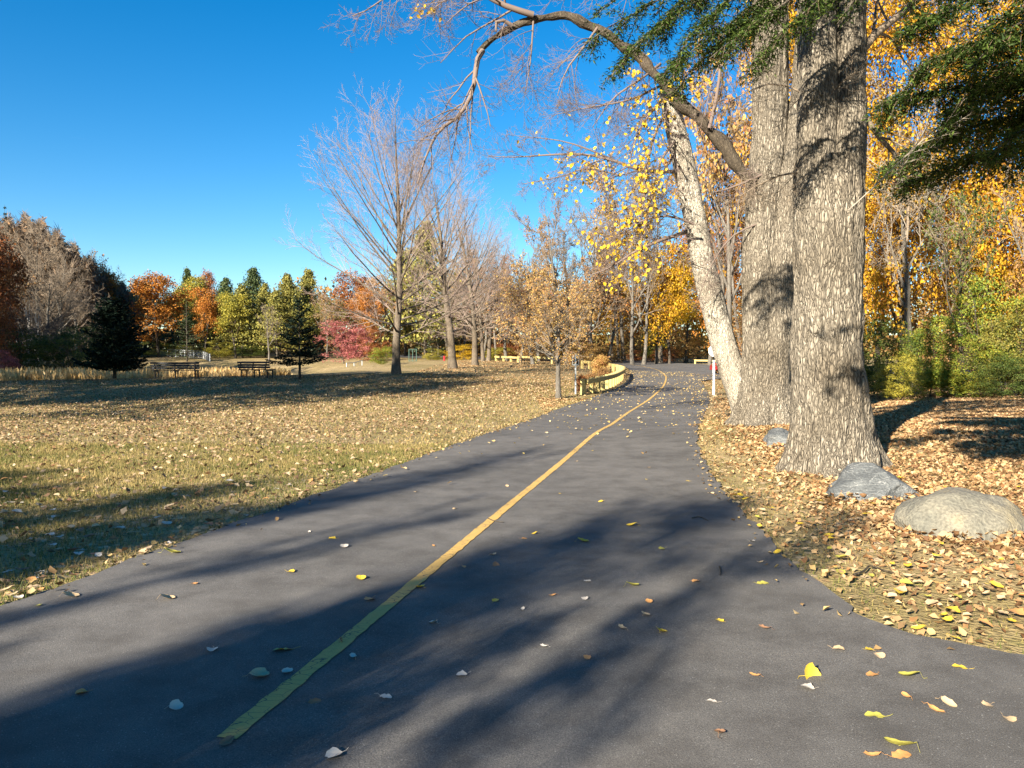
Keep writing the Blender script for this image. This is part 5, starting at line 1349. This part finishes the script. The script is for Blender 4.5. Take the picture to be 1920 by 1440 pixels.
# grey twiggy hillside wood filling the left
n = 44000
px_ = rng.uniform(-60, 262, n); dd = rng.uniform(90, 108, n) + 14 * np.clip((px_ - 170) / 40, 0, 1)
top = np.interp(px_, (-60, 0, 30, 70, 120, 160, 205, 240, 262), (395, 412, 425, 420, 455, 490, 530, 552, 580)) + rng.normal(0, 6, n) + 10 * np.sin(px_ * .21) + 6 * np.sin(px_ * .57 + dd)
xx = (px_ - 960) / F * dd; z0 = terrain(xx, dd); z1 = CAM_Z + (HORIZON - top) / F * dd
c = np.stack([xx, dd, z0 + (z1 - z0) * rng.uniform(0, 1, n) ** .75], 1)
tmt = (np.array([(-.035, -.5, 0), (.035, -.5, 0), (.02, .6, .05), (.22, .35, .1), (-.2, .25, -.1)]), [np.array([(0, 1, 2), (0, 1, 3), (0, 1, 4)])])
fw = rng.normal(0, .55, c.shape) + np.array((0, 0, .7))
tag(link('woodland', scatter('woodland', c, frames(rng.normal(size=c.shape) + np.array((-.4, -.8, .2)), rng, fw), rng.uniform(.7, 1.8, n), [tmt], rng), leafmat('twig_woodland', [(.08, .058, .04), (.135, .10, .07), (.185, .138, .095), (.17, .09, .035)], .1)),
    'grey-brown twiggy hillside wood rising behind the left trees', 'woodland', None, 'stuff')

# ---------------------------------------------------------------- trees behind the camera on the left: their shadows cross the lawn and road
for i, (x, y, Hh, wd, kd, lf) in enumerate([
    (-22.5, 13.5, 17.2, 1.05, 'leafy3', 'brown'), (-28.5, 15.0, 18.0, 1.1, 'leafy1', 'brown'), (-35, 15.5, 18.5, 1.1, 'leafy3', 'rust'), (-41, 17, 18.5, 1.1, 'leafy1', 'brown'), (-48, 21, 20, 1.1, 'leafy3', 'brown'),
    (-72, 46, 25, 1.1, 'leafy1', 'brown'), (-82, 54, 26, 1.1, 'leafy3', 'brown'), (-92, 62, 28, 1.1, 'leafy1', 'brown'),
    (-56, 28, 24, 1.1, 'leafy1', 'rust'), (-64, 36, 26, 1.1, 'leafy3', 'brown'),
    *[((u + .545 * yy) / .839, yy, (ry - yy) / .84 * .4245, wd, kd, 'brown') for u, yy, ry, wd, kd in (
        (-2.2, -9, 8.6, .40, 'sparse0'), (-3.0, -14, 9.6, .34, 'leafy2'), (-2.4, -5, 5.2, .26, 'leafy2'), (-3.4, -8, 5.2, .26, 'leafy2'), (-1.9, -16, 7.4, .30, 'sparse2'), (-.5, -12, 3.4, .35, 'sparse2'), (-4.5, -8, 4.5, .34, 'leafy2'), (-5.6, -10, 8.5, .34, 'sparse0'), (-6.6, -13, 9.6, .24, 'leafy2'), (-7.6, -9, 10.0, .42, 'sparse1'),
        (-7.4, -11, 9.4, .36, 'leafy2'), (-8.3, -12, 10.4, .40, 'leafy2'), (-11.0, -12, 9.6, .42, 'leafy2'), (-9.4, -9, 9.2, .36, 'leafy2'), (-10.4, -10, 10.6, .40, 'leafy2'), (-11.8, -9, 11.4, .40, 'leafy2'),
        (-9.6, -8, 10.5, .7, 'sparse2'), (-12.2, -6, 10.5, .7, 'sparse0'), (-6.0, -18, 13.5, .30, 'sparse0'), (-9.0, -16, 14.5, .35, 'sparse1'))],
    (-26, 4.5, 9.2, 1.0, 'sparse1', 'brown'), (-31, 6.5, 9.4, 1.0, 'sparse0', 'brown'), (-21, 1, 7.5, .9, 'sparse2', 'brown')]):
    tree('shade_tree', kd, (x, y, T(x, y) - .1), Hh, wd, 'brown autumn tree outside the view whose shade falls on the lawn', leaf=lf, group='trees outside the view')

# ---------------------------------------------------------------- reeds
rng = np.random.default_rng(14)
n = 17000
x = rng.uniform(-44, -11.5, n); y = rng.uniform(50.5, 63, n)
ok = (x / y * F + 960 > -30) & (x / y * F + 960 < 520 + 25 * np.sin(y))
x, y = x[ok], y[ok]
z = terrain(x, y)
top = 1.55 - .0045 * 0 + .12 * np.sin(x * 1.7) + .10 * np.sin(x * 4.1 + y)
ht = (CAM_Z - y * 7.0 / F - z) * rng.uniform(.62, 1.08, len(x)) + .1 * np.sin(x * 2.3)
keep = ht > .3; x, y, z, ht = x[keep], y[keep], z[keep], ht[keep]
tmr = (np.array([(-.03, 0, 0), (.03, 0, 0), (.05, 0, .62), (.00, .02, .62), (.075, .03, .80), (-.01, .03, .80), (.12, .05, 1.0)]),
       [np.array([(0, 1, 2), (0, 2, 3), (3, 2, 4), (3, 4, 5), (5, 4, 6)])])
tmr2 = (np.array([(-.02, 0, 0), (.02, 0, 0), (.03, .02, .55), (.20, .1, .72), (-.12, .08, .8), (.0, 0, 1.0)]), [np.array([(0, 1, 2), (0, 2, 3), (0, 2, 4), (0, 1, 5)])])
c = np.stack([x, y, z - .05], 1)
az = rng.uniform(0, 6.28, len(x)); nv = np.stack([rng.normal(0, .10, len(x)), rng.normal(0, .08, len(x)), np.ones(len(x))], 1)
sz = np.stack([rng.uniform(.7, 1.3, len(x)), rng.uniform(.7, 1.3, len(x)), ht], 1)
tag(link('reeds', scatter('reeds', c, frames(nv, rng, np.stack([np.cos(az), np.sin(az), 0 * az], 1)), sz, [tmr, tmr2], rng), M['reed']), 'belt of straw-coloured dry reeds behind the benches', 'reeds', None, 'stuff')
# pond water behind the reeds
bm = bmesh.new(); bm.faces.new([bm.verts.new((a, b, -.08)) for a, b in ((-62, 61), (-40, 60), (-22, 62), (-17, 68), (-20, 80), (-34, 88), (-52, 84), (-66, 74))])
tag(bmobj('pond_water', bm, plain('pond_water', (.015, .02, .018), .08, 0, .2, .5, .5)), 'still dark pond water behind the reeds', None, None, 'structure')

# ---------------------------------------------------------------- leaf litter, grass
RS = np.stack([ROAD, np.roll(ROAD, -1, 0)], 1)
def road_dist(x, y):
    p = np.stack([x, y], 1); best = np.full(len(x), 1e9)
    for a, b in RS:
        ab = b - a; t = np.clip(((p - a) @ ab) / max(ab @ ab, 1e-9), 0, 1)
        best = np.minimum(best, ((p - a - t[:, None] * ab) ** 2).sum(1))
    return np.sqrt(best)
def samp(n, x0, x1, y0, y1, rng, pw=1.0):
    x = rng.uniform(x0, x1, n); y = y0 + (y1 - y0) * rng.uniform(0, 1, n) ** pw
    ok = np.abs(x) < .72 * y + .6
    return x[ok], y[ok]
def patch(x, y, s, seed):
    q = np.zeros(len(x))
    for k_, (fx, fy) in enumerate(((1, .4), (-.5, 1.1), (1.7, 1.3), (-2.3, .9), (.6, -2.9), (3.4, 2.1))):
        q += np.sin((x * fx + y * fy) / s + seed * (k_ + 1.7)) / (1 + .35 * k_)
    return q / 2.2
def lay(name, x, y, sizes, mat, tmps, rng, label, lift=.012, tilt=.35, parent=None, rise=0):
    z = terrain(x, y) + lift + rng.uniform(0, .02, len(x)) + rise
    c = np.stack([x, y, z], 1)
    nv = np.stack([rng.normal(0, tilt, len(x)), rng.normal(0, tilt, len(x)), np.ones(len(x))], 1)
    return tag(link(name, scatter(name, c, frames(nv, rng), sizes, tmps, rng), mat), label, 'fallen leaves', None, 'stuff')
rng = np.random.default_rng(33)
x, y = samp(420000, 1.0, 24, 2.6, 31, rng, .95)
inside = inpoly(ROAD, x, y); rd = road_dist(x, y)
big_ = np.clip((y - 9) / 9, 0, 1)
dens = np.clip((rd - .1) / 1.7, .10, 1) * (1 - .55 * big_) * np.clip(1.0 + .5 * patch(x, y, 1.1, 3), .25, 1)
trunk_ok = ((x - ctA.location.x) ** 2 + (y - ctA.location.y) ** 2 > .62 ** 2)
kp = (~inside) & (x > 0) & (rng.uniform(size=len(x)) < dens) & trunk_ok
x, y, big_ = x[kp], y[kp], big_[kp]
lay('leaf_litter', x, y, rng.uniform(.028, .072, len(x)) * (1 + .5 * big_), M['litter'], [LEAFV, LEAFK, LEAFN], rng, 'thick carpet of dry tan leaves under the big trunks', .010, .75)
x, y = samp(88000, -34, 4, 2.6, 44, rng, .85)
inside = inpoly(ROAD, x, y); rd = road_dist(x, y)
far = np.clip((y - 11) / 7, 0, 1)
dens = (.46 + .40 * far) * np.clip(.75 + .95 * patch(x, y, 2.3, 1) * (1 - .55 * far) + .3 * far, .08, 1) * np.clip(rd / (.6 + 2.4 * far), .12, 1)
dens += .35 * np.exp(-((rd - .12) / .16) ** 2) * (1 - far)
kp = (~inside) & (x < np.where(y > 14, 8, 0)) & (rng.uniform(size=len(x)) < dens)
x, y = x[kp], y[kp]
lay('leaf_litter', x, y, rng.uniform(.04, .098, len(x)), M['litter_lawn'], [LEAFV, LEAFK, LEAFN], rng, 'brown and tan leaves scattered over the left lawn', .022, .55)
x, y = samp(60000, -3, 14, 9, 62, rng, .8)
inside = inpoly(ROAD, x, y); rd = road_dist(x, y)
dens = np.clip((y - 8) / 34, .03, .8) * .6 * np.clip(.75 + .45 * patch(x, y, 3.1, 5), .3, 1) * (.40 + .60 * np.exp(-rd / .7))
kp = inside & (rng.uniform(size=len(x)) < dens); x, y = x[kp], y[kp]
lay('leaf_litter', x, y, rng.uniform(.04, .09, len(x)), M['road_leaf'], [LEAF6, LEAFC], rng, 'small yellow and tan leaves specking the far road surface', .032, .25, None, 1.15 * far_lift(y))
x, y = samp(30000, -6, 30, 30, 88, rng, 1.0)
inside = inpoly(ROAD, x, y); kp = ~inside
x, y = x[kp], y[kp]
lay('leaf_litter', x, y, rng.uniform(.07, .15, len(x)), M['litter'], [LEAF4], rng, 'dry leaves over the verges around the road bend', .02, .4)

x, y = samp(70000, -7, 6, 2.4, 24, rng, .7)
rd = road_dist(x, y); inside = inpoly(ROAD, x, y)
kp = (rng.uniform(size=len(x)) < np.where(inside, .42 * np.exp(-rd / .10), .55 * np.exp(-rd / .22))); x, y = x[kp], y[kp]
lay('leaf_litter', x, y, rng.uniform(.018, .065, len(x)), M['litter_edge'], [LEAFV, LEAFN, LEAFC], rng, 'bits of leaf and debris gathered along the asphalt edges', .026, .45)
X_, Y_, Z_ = [], [], []
for bo in [o for o in bpy.data.objects if o.name.startswith('boulder')]:
    d_ = bo.dimensions
    a_ = rng.uniform(0, 6.28, 420); k_ = rng.uniform(.98, 1.45, 420)
    X_.append(bo.location.x + np.cos(a_) * d_.x * .47 * k_); Y_.append(bo.location.y + np.sin(a_) * d_.y * .47 * k_); Z_.append(np.clip((1.35 - k_) * .16, 0, .07))
X_, Y_, Z_ = (np.concatenate(q) for q in (X_, Y_, Z_))
lay('leaf_litter', X_, Y_, rng.uniform(.04, .085, len(X_)), M['litter'], [LEAFV, LEAFN, LEAFC], rng, 'dry leaves banked against the boulders', .015, .7, None, Z_)

def blades(name, x, y, hgt, wdt, mat, rng, label):
    z = terrain(x, y)
    c = np.stack([x, y, z - .004], 1)
    nv = np.stack([rng.normal(0, .38, len(x)), rng.normal(0, .38, len(x)), np.ones(len(x))], 1)
    s = np.stack([wdt * rng.uniform(.7, 1.3, len(x)), hgt * rng.uniform(.4, 1.6, len(x)), hgt * rng.uniform(.5, 1.5, len(x))], 1)
    return tag(link(name, scatter(name, c, frames(nv, rng), s, [BLADE], rng), mat), label, 'grass', None, 'stuff')
x, y = samp(420000, -16, 1, 2.6, 15, rng, .75)
inside = inpoly(ROAD, x, y); rd = road_dist(x, y)
kp = (~inside) & (x < .5) & (rng.uniform(size=len(x)) < np.clip(.75 + .5 * patch(x, y, 1.7, 2), .2, 1)); x, y, rd = x[kp], y[kp], rd[kp]
gr = rng.uniform(size=len(x)) < np.clip(.12 + .5 * patch(x, y, .9, 7) + .75 * np.exp(-rd / .4), .04, .85)
blades('grass', x[~gr], y[~gr], .045, .075, M['grass'], rng, 'short dry grass of the left lawn')
blades('grass', x[gr], y[gr], .05, .075, M['grass_green'], rng, 'greener grass tufts along the left road edge')
x, y = samp(150000, -32, 8, 14, 44, rng, .9)
inside = inpoly(ROAD, x, y); kp = (~inside) & (x < .12 * y); x, y = x[kp], y[kp]
blades('grass', x, y, .06, .16, M['grass'], rng, 'dry grass of the lawn farther up toward the benches')
x, y = samp(130000, 1, 12, 2.6, 22, rng, .8)
inside = inpoly(ROAD, x, y); rd = road_dist(x, y)
kp = (~inside) & (x > 0) & (rng.uniform(size=len(x)) < np.exp(-rd / .9)); x, y = x[kp], y[kp]
gr = rng.uniform(size=len(x)) < np.clip(.1 + .8 * patch(x, y, .5, 11), .03, .8)
blades('grass', x[~gr], y[~gr], .035, .07, M['grass'], rng, 'dry stubble grass along the right road edge')
blades('grass', x[gr], y[gr], .04, .07, M['grass_green'], rng, 'small green grass patches along the right road edge')

# ---------------------------------------------------------------- single fallen leaves
def leaf_mesh(seed):
    rs = np.random.default_rng(seed)
    n = 16
    th = np.linspace(0, 2 * np.pi, n, endpoint=False)
    kind = seed % 3
    if kind == 0: rr = .5 * (1 - .28 * np.cos(th)) * (1 + .04 * np.sin(th * 9))           # round
    elif kind == 1: rr = .5 * (.62 + .38 * np.cos(th) ** 2) * (1 + .05 * np.sin(th * 8 + 1))  # pointed
    else: rr = .5 * (1 - .42 * np.cos(th)) * (.8 + .25 * np.cos(th) ** 2) * (1 + .07 * np.sin(th * 7))
    rr = rr * rs.uniform(.9, 1.1, n)
    x = np.cos(th) * rr; y = np.sin(th) * rr * (.85 if kind else 1.0)
    a, b, c_ = rs.uniform(-.25, .75), rs.uniform(.1, 1.3), rs.uniform(-.3, .3)
    def zz(x, y): return a * x * x + b * y * y + c_ * x * y
    V = [(0, 0, 0)] + [(p * .5, q * .5, zz(p * .5, q * .5)) for p, q in zip(x, y)] + [(p, q, zz(p, q) + rs.normal(0, .02)) for p, q in zip(x, y)]
    Fs = [(0, 1 + i, 1 + (i + 1) % n) for i in range(n)]
    Q = [(1 + i, 1 + n + i, 1 + n + (i + 1) % n, 1 + (i + 1) % n) for i in range(n)]
    V = np.array(V)
    px_ = x.min()
    st = np.array([(px_ * .3, 0, .015), (px_, 0, zz(px_, 0) + .01), (px_ - .2, .04, .06), (px_ - .38, .12 * rs.choice((-1, 1)), .09)])
    k0 = len(V)
    S4 = []
    ring = np.array([(0, .013, 0), (0, -.007, .011), (0, -.007, -.011)])
    for s_ in st: S4.append(s_ + ring)
    V = np.concatenate([V] + S4)
    Q += [(k0 + i * 3 + j, k0 + i * 3 + (j + 1) % 3, k0 + i * 3 + 3 + (j + 1) % 3, k0 + i * 3 + 3 + j) for i in range(3) for j in range(3)]
    V[:, 2] -= V[:, 2].min()
    return mesh('fallen_leaf', V, [np.array(Fs), np.array(Q)], True)
LV = [leaf_mesh(s) for s in range(9)]
for me in LV: me.materials.append(M['leaf_t'])
CN = dict(y='yellow', yg='yellow-green', t='tan', o='orange', g='pale grey', b='brown')
SN = ('round', 'narrow', 'heart-shaped')
def fallen(px, py, size, col, label, group, shape=None, rz=None, tilt=0, rng=rng, zl=.024):
    g = G(px, py)
    i = shape if shape is not None else int(rng.integers(0, 9))
    o = bpy.data.objects.new('fallen_leaf', LV[i]); COL.objects.link(o)
    o.material_slots[0].link = 'OBJECT'; o.material_slots[0].material = M['leaf_' + col]
    o.location = (g[0], g[1], g[2] + zl); o.scale = (size, size, size)
    o.rotation_euler = (tilt + rng.normal(0, .08), rng.normal(0, .08), rz if rz is not None else rng.uniform(0, 6.28))
    return tag(o, label, 'leaf', group)
G1 = 'leaves fallen on the road'; G2 = 'leaves on the road verges'
NAMED = [(1525, 1275, .105, 'y', 'bright yellow round leaf standing on edge on the road at lower right', 0, .3, 1.15), (1695, 1280, .095, 'yg', 'yellow-green leaf with long stalk right of the upright yellow leaf', 2, 2.6, .1),
         (1672, 1412, .12, 'yg', 'large yellow-green leaf with a long pale stalk near the bottom edge', 2, 2.4, .2), (1690, 1436, .09, 'o', 'curled tan-orange leaf touching the large yellow-green one at the bottom edge', 1, .3, .2),
         (1640, 1357, .085, 'yg', 'yellow-olive oval leaf below the upright yellow leaf', 1, 2.9, 0), (1800, 1263, .075, 'y', 'yellow leaf near the road edge at far right', 1, 2.8, 0),
         (530, 1232, .105, 'yg', 'curled grey-green leaf with a stalk left of the yellow line', 1, 3.4, .3), (493, 1279, .095, 't', 'tan round leaf with a stalk left of the yellow line', 0, .1, .1),
         (1240, 1195, .07, 'y', 'golden curled leaf alone right of the middle of the road', 0, 1.2, .3), (1430, 1101, .09, 'yg', 'green-yellow leaf with stalk in shade near the right road edge', 1, .1, .1),
         (1180, 990, .10, 'y', 'flat yellow leaf just right of the road middle in half shade', 2, 3.0, 0), (1098, 1021, .10, 'y', 'yellow pointed leaf close right of the yellow line', 2, .2, 0),
         (1192, 1106, .10, 'yg', 'pale green leaf pair-like and flat in shade right of the yellow line', 2, .4, 0), (335, 1343, .06, 'g', 'greyish-pink leaf in dark shade at lower left of the road', 0, .4, .4),
         (590, 1326, .06, 'b', 'brown curled leaf just right of the yellow line near its end', 1, .4, .5), (640, 1208, .06, 'b', 'brown leaf tip standing up on the yellow line', 2, 1.5, 1.0),
         (932, 1067, .055, 'b', 'dark curled leaf right of the yellow line in a sunny streak', 0, .4, .5), (1335, 1328, .05, 'g', 'whitish leaf in the sunny patch at lower right', 1, 2.5, .2),
         (140, 1127, .10, 't', 'tan-yellow leaf near the left road edge', 2, .6, .1), (330, 1043, .13, 'yg', 'two-toned yellow-green leaf by the left road edge', 2, .2, 0), (320, 1132, .10, 't', 'tan leaf with stalk on the sunny left lane', 2, .8, .2)]
rng = np.random.default_rng(55)
for px, py, sz, cl, lab, sh, rz, tl in NAMED:
    fallen(px, py, sz, cl, lab, G1, sh, rz, tl)
for px, py, cl in [(1632, 1279, 'o'), (1415, 1275, 'o'), (1700, 1319, 'o'), (1785, 1336, 't'), (1755, 1351, 'o'), (1850, 1340, 't'), (1895, 1362, 't'), (1635, 1434, 'o'), (1212, 1163, 't'), (1216, 1139, 'o'), (1167, 1189, 't'), (1347, 1173, 'y'),
                   (1240, 1036, 'yg'), (1102, 1241, 'o'), (1020, 1220, 'g'), (980, 1151, 'g'), (930, 1134, 'y'), (810, 1176, 'g'), (863, 1278, 'g'), (723, 1321, 'g'), (398, 1232, 'g'), (150, 1313, 'o'), (535, 1269, 'g'), (663, 1244, 'g'), (622, 1437, 'g'),
                   (420, 1413, 'b'), (692, 1133, 'o'), (676, 1093, 'y'), (70, 1143, 'yg'), (547, 1081, 'y'), (645, 1033, 'g'), (620, 1016, 'y'), (870, 1069, 'o'), (787, 1109, 'y'), (852, 959, 't'), (950, 916, 't'), (780, 926, 't'), (1100, 1099, 'g'), (1097, 1131, 'g'),
                   (1412, 1022, 'g'), (1425, 1062, 't'), (1306, 1097, 'o'), (1455, 1043, 'y'), (362, 1100, 'o'), (580, 1003, 'g'), (813, 1030, 'o'), (1000, 1006, 'y'), (985, 1016, 'o'), (925, 1047, 't'), (1050, 930, 'y'), (1125, 945, 'y'), (1212, 902, 'y'),
                   (1290, 906, 'y'), (1335, 930, 't'), (1215, 880, 't'), (1080, 868, 't'), (1110, 848, 'y'), (1035, 1125, 'o'), (1434, 1187, 'b'), (1575, 1232, 't'), (1634, 1227, 'y'), (1650, 1240, 't'), (1510, 1304, 'g'), (1350, 1391, 'b')]:
    d = G(px, py)[1]
    sh = int(rng.integers(0, 9))
    fallen(px, py, rng.uniform(.045, .075), cl, 'small %s %s leaf lying loose on the asphalt' % (CN[cl], SN[sh % 3]), G1, sh)
n = 0
while n < 205:
    left = n % 2 == 0
    py = rng.uniform(900, 1130) if left else rng.uniform(880, 1270)
    px = rng.uniform(0, 620) if left else rng.uniform(1330, 1920)
    g = G(px, py)
    if inpoly(ROAD, np.array([g[0]]), np.array([g[1]]))[0] or g[1] > 11: continue
    if (g[0] - ctA.location.x) ** 2 + (g[1] - ctA.location.y) ** 2 < .75 ** 2: continue
    cl = rng.choice(['g', 't', 'b', 'o', 'g', 't'] if left else ['t', 'o', 'y', 'yg', 't', 'y'])
    sh = int(rng.integers(0, 9))
    fallen(px, py, rng.uniform(.055, .10), cl, ('%s %s leaf lying in the grass of the left verge' if left else '%s %s leaf lying on the right verge') % (CN[cl], SN[sh % 3]), G2, sh, zl=.03 if left else .035)
    n += 1
# a few dropped twigs
def stick(pts, r, label):
    q = np.array([G(*p) for p in pts]); q[:, 2] += .032
    o = link('twig', tubes('twig', [(resample(q, .03) - q[0], np.linspace(r, r * .5, len(resample(q, .03))))], 5), M['bark_limb']); o.location = tuple(q[0])
    tag(o, label, 'twig', 'twigs dropped on the ground')
stick([(915, 978), (928, 984), (945, 987)], .006, 'small bent twig lying across the yellow line')
stick([(1298, 978), (1312, 975), (1328, 984)], .006, 'forked twig on the asphalt near the right road edge')
stick([(1600, 1088), (1622, 1080), (1630, 1066), (1652, 1076), (1676, 1083)], .010, 'bent dark stick lying on the right verge')
stick([(1349, 1070), (1351, 1078), (1350, 1086)], .006, 'short curved twig on the shaded asphalt')
